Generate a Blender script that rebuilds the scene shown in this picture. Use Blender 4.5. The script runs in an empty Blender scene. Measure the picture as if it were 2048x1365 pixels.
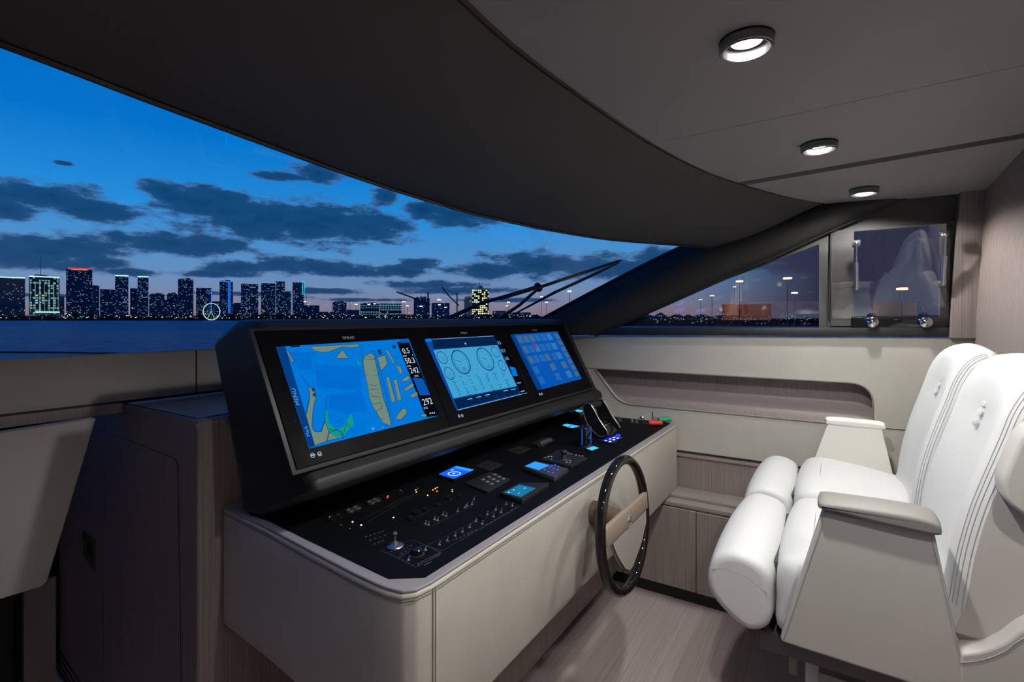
import bpy, bmesh, math, random
from mathutils import Vector, Matrix
random.seed(7)
C = bpy.context.scene.collection
E = 1.43                                   # eye height above the floor
FOC = 1024.0                               # focal length in pixels of the 2048 wide frame
HEAD = math.radians(32.44)                 # heading of the camera, from +X (starboard) towards +Y (bow)
ch, sh = math.cos(HEAD), math.sin(HEAD)

# ------------------------------------------------------------------ camera
cam = bpy.data.objects.new('camera', bpy.data.cameras.new('camera'))
C.objects.link(cam)
cam.data.sensor_width = 36.0; cam.data.lens = 18.0
cam.data.shift_y = -44.5 / 2048.0
cam.data.clip_start = 0.02; cam.data.clip_end = 30000
cam.location = (0, 0, E); cam.rotation_euler = (math.pi/2, 0, HEAD - math.pi/2)
bpy.context.scene.camera = cam
vs = bpy.context.scene.view_settings
vs.view_transform = 'Standard'; vs.look = 'None'; vs.gamma = 1.0; vs.exposure = 0.0
vs.use_curve_mapping = False

def lin(c):
    c /= 255.0
    return c/12.92 if c <= 0.04045 else ((c+0.055)/1.055)**2.4
def rgb(r, g, b): return (lin(r), lin(g), lin(b), 1.0)

def ray(px, py):
    u = (px-1024.0)/FOC; v = (638.0-py)/FOC
    return Vector((ch + u*sh, sh - u*ch, v))
def at(px, py, X=None, Y=None, Z=None):
    r = ray(px, py)
    if X is not None: d = X/r.x
    elif Y is not None: d = Y/r.y
    else: d = (Z-E)/r.z
    return Vector((r.x*d, r.y*d, E + r.z*d))
def far(px, py, D):
    r = ray(px, py); return Vector((r.x*D, r.y*D, E + r.z*D))
def on(px, py, p0, n):
    r = ray(px, py); o = Vector((0, 0, E)); return o + r*((p0-o).dot(n)/r.dot(n))

# ------------------------------------------------------------------ world: dusk sky with clouds
W = bpy.data.worlds.new('dusk'); bpy.context.scene.world = W; W.use_nodes = True
nt = W.node_tree; N = nt.nodes; L = nt.links; N.clear()
def nd(t, **k):
    n = N.new(t)
    for a, b in k.items(): setattr(n, a, b)
    return n
def mth(op, a, b=None, c=None, clamp=False):
    n = nd('ShaderNodeMath', operation=op, use_clamp=clamp)
    for i, v in enumerate((a, b, c)):
        if v is None: continue
        if isinstance(v, (int, float)): n.inputs[i].default_value = v
        else: L.new(v, n.inputs[i])
    return n.outputs[0]
tc = nd('ShaderNodeTexCoord'); sep = nd('ShaderNodeSeparateXYZ'); L.new(tc.outputs['Generated'], sep.inputs[0])
az = mth('ARCTAN2', sep.outputs[1], sep.outputs[0])          # from starboard towards the bow
el = mth('ARCSINE', sep.outputs[2])
def azel(px, py):
    r = ray(px, py).normalized(); return math.atan2(r.y, r.x), math.asin(r.z)
ramp = nd('ShaderNodeValToRGB'); L.new(mth('MULTIPLY', el, 1.6, clamp=True), ramp.inputs[0])
cr = ramp.color_ramp
stops = [(0.0, (138, 116, 134)), (0.03, (138, 130, 152)), (0.09, (118, 146, 188)), (0.17, (88, 150, 208)), (0.30, (38, 146, 226)),
         (0.48, (2, 118, 208)), (0.75, (0, 100, 190)), (1.0, (0, 70, 150))]
while len(cr.elements) < len(stops): cr.elements.new(0.5)
for e, (p, c) in zip(cr.elements, stops): e.position = p; e.color = rgb(*c)
comb = nd('ShaderNodeCombineXYZ'); L.new(az, comb.inputs[0]); L.new(el, comb.inputs[1])
nz = nd('ShaderNodeTexNoise'); nz.inputs['Scale'].default_value = 34; nz.inputs['Detail'].default_value = 7; nz.inputs['Roughness'].default_value = 0.62
mp = nd('ShaderNodeMapping'); mp.inputs['Scale'].default_value = (0.55, 1.5, 1); L.new(comb.outputs[0], mp.inputs[0]); L.new(mp.outputs[0], nz.inputs['Vector'])
clouds = [(60, 385, 90, 30), (200, 425, 90, 30), (330, 380, 60, 26), (420, 400, 110, 32), (520, 440, 150, 46), (640, 440, 150, 44), (400, 490, 130, 26), (120, 495, 160, 30), (95, 392, 135, 34), (170, 420, 80, 26), (10, 415, 60, 34), (370, 395, 90, 28), (480, 425, 190, 40), (600, 450, 210, 44), (735, 455, 100, 36),
          (555, 352, 70, 10), (640, 345, 60, 22), (845, 420, 46, 30), (920, 430, 100, 34), (772, 392, 30, 22), (335, 485, 130, 24), (250, 478, 70, 14),
          (90, 500, 150, 24), (60, 520, 190, 22), (200, 525, 60, 18), (470, 535, 80, 16), (560, 528, 60, 22), (650, 535, 110, 22), (700, 545, 70, 10),
          (255, 545, 60, 10), (430, 548, 90, 8), (800, 542, 60, 16), (840, 530, 50, 14), (980, 540, 110, 20), (1080, 530, 130, 30), (1240, 535, 200, 28),
          (1330, 515, 90, 22), (860, 570, 110, 10), (930, 582, 120, 10), (660, 583, 90, 7), (480, 588, 120, 5), (130, 327, 26, 6), (1095, 452, 50, 9),
          (1010, 600, 110, 5), (730, 600, 90, 4), (1700, 520, 260, 30), (1560, 470, 120, 20), (60, 590, 120, 4)]
best = None
for (cx, cy, rx, ry) in clouds:
    a0, e0 = azel(cx, cy); a1, _ = azel(cx+rx, cy); _, e1 = azel(cx, cy-ry)
    m = nd('ShaderNodeMapping'); m.inputs['Scale'].default_value = (1/abs(a1-a0), 1/abs(e1-e0), 0)
    m.inputs['Location'].default_value = (-a0/abs(a1-a0), -e0/abs(e1-e0), 0)
    L.new(comb.outputs[0], m.inputs[0])
    ln = nd('ShaderNodeVectorMath', operation='LENGTH'); L.new(m.outputs[0], ln.inputs[0])
    v = ln.outputs['Value']
    if best is None: best = v
    else:
        s = nd('ShaderNodeMath', operation='SMOOTH_MIN'); L.new(best, s.inputs[0]); L.new(v, s.inputs[1]); s.inputs[2].default_value = 0.35; best = s.outputs[0]
nn = mth('MULTIPLY', mth('SUBTRACT', nz.outputs[0], 0.5), 2.3)
dens = mth('SUBTRACT', mth('ADD', 1.02, nn), best)
cov = nd('ShaderNodeMapRange', interpolation_type='SMOOTHSTEP'); L.new(dens, cov.inputs[0]); cov.inputs[1].default_value = -0.12; cov.inputs[2].default_value = 0.42
crp = nd('ShaderNodeValToRGB'); L.new(mth('MULTIPLY', dens, 0.7, clamp=True), crp.inputs[0])
crp.color_ramp.elements[0].color = rgb(78, 98, 142); crp.color_ramp.elements[1].color = rgb(2, 52, 96)
e = crp.color_ramp.elements.new(0.3); e.color = rgb(22, 70, 118)
mx = nd('ShaderNodeMix', data_type='RGBA'); L.new(mth('MULTIPLY', cov.outputs[0], 0.93), mx.inputs[0]); L.new(ramp.outputs[0], mx.inputs[6]); L.new(crp.outputs[0], mx.inputs[7])
# the sky darkens away from the afterglow, over the starboard side
dk = nd('ShaderNodeMapRange', interpolation_type='SMOOTHSTEP'); L.new(az, dk.inputs[0])
dk.inputs[1].default_value = azel(1330, 600)[0]; dk.inputs[2].default_value = azel(1680, 600)[0]
dark = nd('ShaderNodeMix', data_type='RGBA'); L.new(dk.outputs[0], dark.inputs[0]); L.new(mx.outputs[2], dark.inputs[6]); dark.inputs[7].default_value = rgb(8, 30, 66)
below = nd('ShaderNodeMix', data_type='RGBA'); L.new(mth('LESS_THAN', sep.outputs[2], -0.001), below.inputs[0]); L.new(dark.outputs[2], below.inputs[6]); below.inputs[7].default_value = rgb(5, 25, 45)
bg = nd('ShaderNodeBackground'); bg.inputs['Strength'].default_value = 1.0; L.new(below.outputs[2], bg.inputs[0])
wo = nd('ShaderNodeOutputWorld'); L.new(bg.outputs[0], wo.inputs[0])

# ------------------------------------------------------------------ ceiling lamps (see the downlights below)
CEIL = lambda X: 0.575 + E - (0.02*(max(X, 1.2)-1.2)**2)
LAMPS = []   # (px, py or XY, power) filled by the downlight builder
P_LAMP = 18.5

# ------------------------------------------------------------------ materials
MATS = {}
def mat(name, col, rough=0.5, metal=0.0, spec=0.5, bump=None, emit=None, estr=1.0, vary=None, coat=0.0, aniso=None, sheen=0.0):
    """bump=(scale xyz, strength); vary=(scale xyz, amount)"""
    m = bpy.data.materials.new(name); m.use_nodes = True; t = m.node_tree; b = t.nodes['Principled BSDF']
    b.inputs['Base Color'].default_value = col; b.inputs['Roughness'].default_value = rough; b.inputs['Metallic'].default_value = metal
    b.inputs['Specular IOR Level'].default_value = spec; b.inputs['Coat Weight'].default_value = coat; b.inputs['Sheen Weight'].default_value = sheen
    if emit: b.inputs['Emission Color'].default_value = emit; b.inputs['Emission Strength'].default_value = estr
    def noise(sc, det=4):
        g = t.nodes.new('ShaderNodeTexCoord'); mm = t.nodes.new('ShaderNodeMapping'); mm.inputs['Scale'].default_value = sc
        n = t.nodes.new('ShaderNodeTexNoise'); n.inputs['Scale'].default_value = 1; n.inputs['Detail'].default_value = det; n.inputs['Roughness'].default_value = 0.6
        t.links.new(g.outputs['Object'], mm.inputs[0]); t.links.new(mm.outputs[0], n.inputs['Vector']); return n.outputs[0]
    if vary:
        sc, am = vary; o = noise(sc)
        r = t.nodes.new('ShaderNodeMapRange'); r.inputs[1].default_value = 0.3; r.inputs[2].default_value = 0.7; r.inputs[3].default_value = 1-am; r.inputs[4].default_value = 1+am
        t.links.new(o, r.inputs[0]); x = t.nodes.new('ShaderNodeVectorMath'); x.operation = 'SCALE'; x.inputs[0].default_value = col[:3]
        t.links.new(r.outputs[0], x.inputs['Scale']); t.links.new(x.outputs[0], b.inputs['Base Color'])
    if bump:
        sc, st = bump; o = noise(sc, 3); bp = t.nodes.new('ShaderNodeBump'); bp.inputs['Strength'].default_value = st; bp.inputs['Distance'].default_value = 0.002
        t.links.new(o, bp.inputs['Height']); t.links.new(bp.outputs[0], b.inputs['Normal'])
    MATS[name] = m; return m
def emis(name, col, st=1.0):
    m = bpy.data.materials.new(name); m.use_nodes = True; t = m.node_tree; t.nodes.clear()
    e = t.nodes.new('ShaderNodeEmission'); e.inputs[0].default_value = col; e.inputs[1].default_value = st
    o = t.nodes.new('ShaderNodeOutputMaterial'); t.links.new(e.outputs[0], o.inputs[0]); MATS[name] = m; return m
LEATHER = mat('taupe_leather', (0.44, 0.42, 0.37, 1), 0.55, spec=0.35, bump=((260, 260, 260), 0.12), vary=((5, 5, 5), 0.05))
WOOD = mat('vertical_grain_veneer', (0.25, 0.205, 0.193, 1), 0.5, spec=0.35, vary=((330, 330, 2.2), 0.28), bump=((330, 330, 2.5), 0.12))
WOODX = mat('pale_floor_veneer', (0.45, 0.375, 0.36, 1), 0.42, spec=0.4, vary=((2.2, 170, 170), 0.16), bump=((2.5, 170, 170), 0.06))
WOOD_SHADED = mat('shaded_plum_veneer', (0.20, 0.16, 0.16, 1), 0.5, spec=0.3, vary=((230, 230, 2), 0.12))  # same veneer as WOOD, the port face's shade put into its colour
HEADL = mat('dark_headliner_leather', (0.058, 0.055, 0.053, 1), 0.62, spec=0.3, bump=((300, 300, 300), 0.1), vary=((3, 3, 3), 0.04))
CEILM = mat('grey_ceiling_leather', (0.295, 0.29, 0.272, 1), 0.6, spec=0.3, bump=((300, 300, 300), 0.08), vary=((3, 3, 3), 0.04))
BROWN = mat('brown_groove_lining', (0.11, 0.07, 0.045, 1), 0.6)
BLACK = mat('matte_black', (0.012, 0.012, 0.013, 1), 0.5)
GLOSS = mat('gloss_black', (0.008, 0.008, 0.009, 1), 0.08, spec=0.5)
PANELM = mat('black_instrument_panel', (0.004, 0.0045, 0.0055, 1), 0.55, spec=0.07)
PODM = mat('black_padded_leather', (0.014, 0.014, 0.0145, 1), 0.5, spec=0.4, bump=((240, 240, 240), 0.15))
RIM = mat('grey_console_rim', (0.26, 0.24, 0.25, 1), 0.5)
WHITE = mat('white_seat_leather', (0.67, 0.67, 0.66, 1), 0.5, spec=0.3, bump=((210, 210, 210), 0.08))
OFFW = mat('cream_arm_leather', (0.80, 0.78, 0.71, 1), 0.5, spec=0.35, bump=((210, 210, 210), 0.06))
GREYL = mat('pale_grey_seat_leather', (0.52, 0.50, 0.465, 1), 0.5, spec=0.35, bump=((210, 210, 210), 0.08))
STITCH = mat('grey_stitching', (0.42, 0.42, 0.42, 1), 0.7)
ARMT = mat('grey_arm_pad_leather', (0.23, 0.222, 0.205, 1), 0.5, spec=0.35, bump=((210, 210, 210), 0.08))
PILL = mat('dark_pillar_leather', (0.036, 0.035, 0.034, 1), 0.6, spec=0.15, bump=((300, 300, 300), 0.1))
SWM = mat('switch_metal', (0.8, 0.8, 0.8, 1), 0.28, metal=1.0)
EDGE = mat('satin_chrome', (0.75, 0.75, 0.76, 1), 0.25, metal=1.0)
DSTITCH = mat('taupe_stitching', (0.20, 0.18, 0.155, 1), 0.7)
CHROME = mat('chrome', (0.85, 0.85, 0.86, 1), 0.08, metal=1.0)
STEEL = mat('brushed_steel', (0.55, 0.55, 0.56, 1), 0.3, metal=1.0)
DMETAL = mat('dark_grey_metal', (0.10, 0.10, 0.105, 1), 0.35, metal=0.6)
BEZM = mat('bezel_metal', (0.26, 0.26, 0.265, 1), 0.4, metal=0.8)
LACQ = mat('black_lacquered_rim', (0.010, 0.008, 0.007, 1), 0.04)
TAN = mat('tan_leather', (0.28, 0.22, 0.175, 1), 0.5, bump=((240, 240, 240), 0.1))
GREYBOX = mat('pale_base_lacquer', (0.55, 0.52, 0.52, 1), 0.45)
FRAME = mat('grey_window_surround', (0.055, 0.054, 0.051, 1), 0.5, spec=0.4, bump=((260, 260, 260), 0.08))
RED = mat('red_rubber', (0.55, 0.03, 0.02, 1), 0.5); GREEN = mat('green_rubber', (0.03, 0.28, 0.12, 1), 0.5)
LAMPE = emis('lamp_lens', (1, 0.98, 0.95, 1), 14)
def glass(name, tint=(1, 1, 1, 1), ior=1.45):
    m = bpy.data.materials.new(name); m.use_nodes = True; t = m.node_tree; t.nodes.clear()
    tr = t.nodes.new('ShaderNodeBsdfTransparent'); tr.inputs[0].default_value = tint
    g = t.nodes.new('ShaderNodeBsdfGlossy'); g.inputs['Roughness'].default_value = 0.01
    f = t.nodes.new('ShaderNodeFresnel'); x = t.nodes.new('ShaderNodeMixShader')
    ge = t.nodes.new('ShaderNodeNewGeometry'); mr = t.nodes.new('ShaderNodeMapRange'); mr.inputs[3].default_value = ior; mr.inputs[4].default_value = 1/ior; t.links.new(ge.outputs['Backfacing'], mr.inputs[0]); t.links.new(mr.outputs[0], f.inputs[0])
    o = t.nodes.new('ShaderNodeOutputMaterial'); t.links.new(f.outputs[0], x.inputs[0]); t.links.new(tr.outputs[0], x.inputs[1]); t.links.new(g.outputs[0], x.inputs[2]); t.links.new(x.outputs[0], o.inputs[0])
    return m
GLASS = glass('windshield_glass'); GLASS2 = glass('side_glass', ior=2.4)

# ------------------------------------------------------------------ mesh building
class MB:
    def __init__(s): s.v = []; s.f = []
    def add(s, vs_, fs):
        o = len(s.v); s.v += [Vector(p) for p in vs_]; s.f += [tuple(i+o for i in f) for f in fs]; return s
    def box(s, c, d, rz=0, M=None):
        c = Vector(c); R = Matrix.Rotation(rz, 3, 'Z') if M is None else M
        p = [c + R @ Vector((x*d[0]/2, y*d[1]/2, z*d[2]/2)) for x in (-1, 1) for y in (-1, 1) for z in (-1, 1)]
        return s.add(p, [(0,1,3,2), (4,6,7,5), (0,4,5,1), (2,3,7,6), (0,2,6,4), (1,5,7,3)])
    def prism(s, pts, ext):
        pts = [Vector(p) for p in pts]; ext = Vector(ext); n = len(pts)
        nrm = Vector((0, 0, 0))
        for i in range(n): nrm += pts[i].cross(pts[(i+1) % n])
        if nrm.dot(ext) < 0: pts = pts[::-1]
        q = [p+ext for p in pts]
        return s.add(pts+q, [tuple(range(n))[::-1], tuple(range(n, 2*n))] + [(i, (i+1) % n, n+(i+1) % n, n+i) for i in range(n)])
    def loft(s, rings, closed=True, caps=True, loop=False):
        n = len(rings[0]); m = len(rings); vs_ = [p for r in rings for p in r]; fs = []
        for j in range(m if loop else m-1):
            k = (j+1) % m
            for i in range(n if closed else n-1):
                i2 = (i+1) % n; fs.append((j*n+i, j*n+i2, k*n+i2, k*n+i))
        if caps and not loop and closed: fs += [tuple(range(n))[::-1], tuple((m-1)*n+i for i in range(n))]
        return s.add(vs_, fs)
    def tube(s, path, r, n=8, loop=False, rs=None):
        path = [Vector(p) for p in path]; m = len(path); rings = []; up = None
        for j in range(m):
            a = path[(j-1) % m] if (loop or j > 0) else path[j]; b = path[(j+1) % m] if (loop or j < m-1) else path[j]
            t = (b-a).normalized()
            if up is None:
                up = Vector((0, 0, 1)) if abs(t.z) < 0.9 else Vector((1, 0, 0))
            x = t.cross(up).normalized(); y = x.cross(t).normalized(); up = y
            rr = rs[j] if rs else r
            rings.append([path[j] + x*rr*math.cos(k*2*math.pi/n) + y*rr*math.sin(k*2*math.pi/n) for k in range(n)])
        return s.loft(rings, loop=loop)
    def cyl(s, a, b, r0, r1=None, n=20): return s.tube([a, b], r0, n, rs=[r0, r0 if r1 is None else r1])
    def lathe(s, c, axis, prof, n=28):
        c = Vector(c); a = Vector(axis).normalized(); x = a.orthogonal().normalized(); y = a.cross(x)
        rings = [[c + a*h + (x*math.cos(k*2*math.pi/n) + y*math.sin(k*2*math.pi/n))*max(r, 1e-5) for k in range(n)] for (r, h) in prof]
        return s.loft(rings, caps=False)
    def ball(s, c, r, n=14, sz=1.0):
        pr = [(r*math.sin(math.pi*i/(n//2)), -r*sz*math.cos(math.pi*i/(n//2))) for i in range(n//2+1)]
        return s.lathe(c, (0, 0, 1), pr, n)
    def plate(s, outer, holes, ext):
        bm = bmesh.new(); ed = []
        for loop in [outer]+list(holes):
            vv = [bm.verts.new(p) for p in loop]
            ed += [bm.edges.new((vv[i], vv[(i+1) % len(vv)])) for i in range(len(vv))]
        bmesh.ops.triangle_fill(bm, use_beauty=True, use_dissolve=False, edges=ed)
        fs = bm.faces[:]
        r = bmesh.ops.extrude_face_region(bm, geom=fs)
        bmesh.ops.translate(bm, vec=Vector(ext), verts=[g for g in r['geom'] if isinstance(g, bmesh.types.BMVert)])
        bmesh.ops.recalc_face_normals(bm, faces=bm.faces[:])
        bm.verts.index_update()
        s.add([v.co.copy() for v in bm.verts], [tuple(v.index for v in f.verts) for f in bm.faces]); bm.free(); return s
    def build(s, name, m, parent=None, bev=0, seg=2, smooth=True, sub=0, ang=35):
        lo = [min(p[i] for p in s.v) for i in range(3)]; hi = [max(p[i] for p in s.v) for i in range(3)]
        org = Vector(parent['_w']) if parent is not None and '_w' in parent else None
        me = bpy.data.meshes.new(name)
        loc = Vector(((lo[0]+hi[0])/2, (lo[1]+hi[1])/2, lo[2] if parent is None else (lo[2]+hi[2])/2))
        me.from_pydata([p-loc for p in s.v], [], s.f); me.update()
        bm = bmesh.new(); bm.from_mesh(me); bmesh.ops.remove_doubles(bm, verts=bm.verts[:], dist=1e-6)
        bmesh.ops.recalc_face_normals(bm, faces=bm.faces[:])
        if bev:
            es = [e_ for e_ in bm.edges if len(e_.link_faces) == 2 and e_.calc_face_angle(0) > math.radians(28)]
            bmesh.ops.bevel(bm, geom=es, offset=bev, segments=seg, affect='EDGES', profile=0.5, clamp_overlap=True)
        bm.to_mesh(me); bm.free()
        if smooth:
            me.shade_smooth(); me.set_sharp_from_angle(angle=math.radians(ang))
            for q_ in me.polygons:
                if len(q_.vertices) > 7: q_.use_smooth = False
        o = bpy.data.objects.new(name, me); C.objects.link(o)
        me.materials.append(m)
        if parent is not None:
            o.parent = parent; o.location = loc - (org if org else Vector((0, 0, 0)))
        else: o.location = loc
        o['_w'] = tuple(loc)
        if sub:
            md = o.modifiers.new('s', 'SUBSURF'); md.levels = sub; md.render_levels = sub
        return o
def tag(o, label=None, cat=None, group=None, kind=None):
    for k, v in (('label', label), ('category', cat), ('group', group), ('kind', kind)):
        if v: o[k] = v
    return o
def empty(name, loc, label, cat, group=None):
    o = bpy.data.objects.new(name, None); C.objects.link(o); o.location = loc; o['_w'] = tuple(loc); o.empty_display_size = 0.05
    return tag(o, label, cat, group)
def struct(o, label=None): o['kind'] = 'structure'; return tag(o, label)
def rounded(poly, r, n=5):
    """round the corners of a flat 3D polygon; r may be a list"""
    out = []; m = len(poly); poly = [Vector(p) for p in poly]
    for i, p in enumerate(poly):
        rr = r[i] if isinstance(r, (list, tuple)) else r
        a = poly[i-1]-p; b = poly[(i+1) % m]-p
        k = min(rr, a.length*0.49, b.length*0.49)
        if k < 1e-6: out.append(p); continue
        A = p + a.normalized()*k; B = p + b.normalized()*k
        for j in range(n+1):
            t = j/n; out.append(A*(1-t)**2 + p*2*t*(1-t) + B*t*t)
    return out
def spline(pts, n=6, closed=False):
    P = [Vector(p) for p in pts]; m = len(P); out = []
    for i in range(m if closed else m-1):
        p0 = P[(i-1) % m] if closed or i > 0 else P[i]*2-P[i+1]; p1 = P[i]; p2 = P[(i+1) % m]; p3 = P[(i+2) % m] if closed or i+2 < m else p2*2-p1
        for k in range(n):
            t = k/n; out.append(0.5*((2*p1)+(p2-p0)*t+(2*p0-5*p1+4*p2-p3)*t*t+(-p0+3*p1-3*p2+p3)*t**3))
    if not closed: out.append(P[-1])
    return out
def inset2(poly, d):
    n = len(poly); ar = sum(poly[i][0]*poly[(i+1) % n][1]-poly[(i+1) % n][0]*poly[i][1] for i in range(n)); sg = 1 if ar > 0 else -1
    out = []
    for i in range(n):
        a = Vector(poly[i-1]); p = Vector(poly[i]); b = Vector(poly[(i+1) % n])
        e1 = (p-a).normalized(); e2 = (b-p).normalized(); nn_ = (Vector((-e1.y, e1.x))+Vector((-e2.y, e2.x)))
        if nn_.length < 1e-6: nn_ = Vector((-e1.y, e1.x))
        out.append(p + nn_.normalized()*sg*d)
    for _ in range(12 if d > 0 else 0):
        for i in range(n):
            j = (i+1) % n
            if (out[j]-out[i]).dot(Vector(poly[j])-Vector(poly[i])) < 0: m = (out[i]+out[j])*.5; out[i] = m.copy(); out[j] = m + (Vector(poly[j])-Vector(poly[i]))*1e-4
    return out
def padded(prof, x0, x1, r, dome=0.0, n=6, mid=8):
    """closed (Y, z) profile padded out across X with rounded ends; z is relative to the eye"""
    st = []
    for i in range(n+1):
        a = math.pi/2*i/n; st.append((x0 + r*(1-math.cos(a)) if False else x0 + r*(1-math.sin(math.pi/2-a)), r*(1-math.cos(math.pi/2-a))))
    # st: x from x0 with inset r -> x0+r with inset 0
    st = [(x0 + r*(1-math.cos(math.pi/2*i/n)), r*(1-math.sin(math.pi/2*i/n))) for i in range(n+1)]
    for i in range(1, mid): st.append((x0+r+(x1-x0-2*r)*i/mid, -dome*math.sin(math.pi*i/mid)**0.7))
    st += [(x0+x1-x, d) for x, d in st[:n+1][::-1]]
    rings = [[Vector((x, p.x, E+p.y)) for p in inset2(prof, d)] for x, d in st]
    return MB().loft(rings)
def pf(pts, n=4): return [Vector((p.x, p.y)) for p in spline([(a, b, 0) for a, b in pts], n, True)]
def text_geo(mb, s, org, xd, yd, size, align='CENTER'):
    cu = bpy.data.curves.new('t', 'FONT'); cu.body = s; cu.size = size; cu.align_x = align; cu.align_y = 'CENTER'; cu.resolution_u = 3
    o = bpy.data.objects.new('t', cu); C.objects.link(o)
    dg = bpy.context.evaluated_depsgraph_get(); me = bpy.data.meshes.new_from_object(o.evaluated_get(dg))
    xd = Vector(xd).normalized(); yd = Vector(yd).normalized(); org = Vector(org)
    mb.add([org + xd*v.co.x + yd*v.co.y for v in me.vertices], [tuple(p.vertices) for p in me.polygons])
    bpy.data.objects.remove(o); bpy.data.curves.remove(cu); bpy.data.meshes.remove(me)

# ================================================================== THE SETTING
WX = 2.82                                            # starboard side wall
# floor
struct(MB().prism([(-0.6, -2.3, 0), (2.9, -2.3, 0), (2.9, 2.9, 0), (-0.6, 2.9, 0)], (0, 0, -0.05)).build('floor', WOODX, smooth=False))
# starboard wall below the window sill, with the long niche
zsF, zsA = E-0.103, E-0.075                          # sill height forward / aft
nz0, nz1 = E-0.489, E-0.294
niche = rounded([(WX, 1.056, nz0), (WX, -0.136, nz0), (WX, -0.136, nz1), (WX, 1.217, nz1)], [0.07, 0.012, 0.11, 0.01], 8)
outer = [(WX, 2.2, E-0.71), (WX, -0.6, E-0.71), (WX, -0.6, zsA), (WX, 1.6, zsF-0.01), (WX, 2.2, zsF-0.02)]
w = struct(MB().plate(outer, [niche], (0.03, 0, 0)).build('wall_starboard', LEATHER, smooth=False))
nb = MB()                                            # inside of the niche: back, ends and a soft rolled bottom
prof = [(0.03, -0.49), (0.033, -0.47), (0.045, -0.445), (0.07, -0.425), (0.095, -0.405), (0.105, -0.385), (0.105, -0.29), (0.028, -0.29)]
nb.loft([[Vector((WX+a-0.002, y, E+b)) for a, b in prof] for y in (-0.15, 1.23)], closed=False)
nb.box((WX+0.08, -0.145, E-0.39), (0.12, 0.01, 0.22)); nb.box((WX+0.08, 1.235, E-0.39), (0.12, 0.01, 0.22))
nb.build('niche_lining', WOOD, w, ang=50)
lip = MB(); lip.tube([p + Vector((-0.001, 0, 0)) for p in niche], 0.004, 6, loop=True); lip.build('niche_edge', DSTITCH, w)
g = MB()
g.box((WX-0.0005, 1.71, nz1), (0.002, 0.98, 0.003)); g.box((WX-0.0005, -0.37, nz0), (0.002, 0.47, 0.003)); g.build('panel_seam', BLACK, w)
struct(MB().box((WX+0.015, 0.8, E-0.715), (0.03, 2.8, 0.008)).build('trim_1', BLACK, smooth=False))
struct(MB().box((WX+0.02, 0.8, (E-0.72)/2), (0.03, 2.8, E-0.72)).build('wall_starboard_lower', WOOD, smooth=False))
struct(MB().box((WX+0.002, 0.8, E-0.735), (0.012, 2.8, 0.016)).build('trim_2', WOOD, bev=0.003))
# window surround above the sill (dark grey), with two openings
def wx(px, py, X=WX+0.012): return at(px, py, X=X)
tri = [wx(1232, 656), wx(1638, 656), wx(1638, 489), wx(1450, 559)]
tri = [tri[0], tri[1], tri[2], tri[3]]
vent = [wx(1707, 636), wx(1880, 636), wx(1880, 448), wx(1707, 461)]
sur = [wx(1150, 668), wx(1905, 665), wx(1922, 376), wx(1800, 396), wx(1640, 402), wx(1440, 480), wx(1150, 620)]
w2 = struct(MB().plate(sur, [tri, vent], (0.03, 0, 0)).build('wall_starboard_surround', FRAME, smooth=False))
# glass of the triangular side window
w3 = struct(MB().prism([wx(1215, 672, WX+0.150), wx(1660, 668, WX+0.150), wx(1656, 470, WX+0.045), wx(1436, 552, WX+0.0864)], (0.004, 0, 0)).build('window_2', GLASS2, smooth=False))
# seam lines on the surround
g = MB(); g.tube([wx(1662, 463, WX-0.001), wx(1658, 640, WX-0.001)], 0.0035, 6); g.build('surround_seam', BLACK, w2)
# opening side window: pane, lower frame rail, two gas struts, two knobs
w4 = MB().plate([wx(1662, 462, WX), wx(1662, 652, WX), wx(1893, 655, WX), wx(1897, 446, WX)],
                [[wx(1708, 463, WX), wx(1706, 634, WX), wx(1879, 634, WX), wx(1881, 450, WX)]], (0.01, 0, 0)).build('window_3', FRAME, smooth=False)
struct(w4)
MB().prism([wx(1664, 461, WX-0.098), wx(1664, 638, WX-0.004), wx(1893, 638, WX-0.004), wx(1893, 447, WX-0.103)], (0.003, 0, 0)).build('window_pane', GLASS2, w4, smooth=False)
MB().prism([wx(1702, 636, WX-0.022), wx(1893, 634, WX-0.022), wx(1893, 656, WX-0.022), wx(1702, 657, WX-0.022)], (0.022, 0, 0)).build('window_frame', GLOSS, w4, bev=0.003)
MB().prism([wx(1880, 449, WX-0.016), wx(1903, 447, WX-0.016), wx(1897, 655, WX-0.016), wx(1880, 640, WX-0.016)], (0.012, 0, 0)).build('window_frame', BLACK, w4, bev=0.003)
for px in (1745, 1851):
    c = wx(px, 645, WX-0.022)
    MB().lathe(c, (-1, 0, 0), [(0.004, 0), (0.012, 0.002), (0.012, 0.006), (0.02, 0.010), (0.024, 0.017), (0.022, 0.026), (0.012, 0.033), (0.0, 0.035)], 24).build('window_knob', CHROME, w4)
for (a, b) in (((1713, 487), (1713, 577)), ((1892, 470), (1886, 568))):
    A = wx(a[0], a[1], WX-0.105); B = wx(b[0], b[1], WX-0.055); m = A.lerp(B, 0.42)
    st = MB().cyl(A, m, 0.0035, n=12).cyl(m, B, 0.0085, n=16).ball(A, 0.008).ball(B, 0.009)
    s_ = st.build('gas_strut', EDGE, w4)
    MB().cyl(A, A+Vector((0.018, 0, 0)), 0.005, n=10).box(A+Vector((0.018, 0, 0)), (0.008, 0.03, 0.03)).cyl(B, B+Vector((0.03, 0, 0)), 0.005, n=10).box(B+Vector((0.03, 0, 0)), (0.008, 0.03, 0.03)).build('bracket', DMETAL, s_)
# black sill rail under both side windows
struct(MB().prism([(WX-0.022, 1.7, E-0.056), (WX-0.022, -0.42, E-0.036), (WX-0.022, -0.42, E-0.071), (WX-0.022, 1.7, E-0.103)], (0.035, 0, 0)).build('trim_3', BLACK, bev=0.004))
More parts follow.
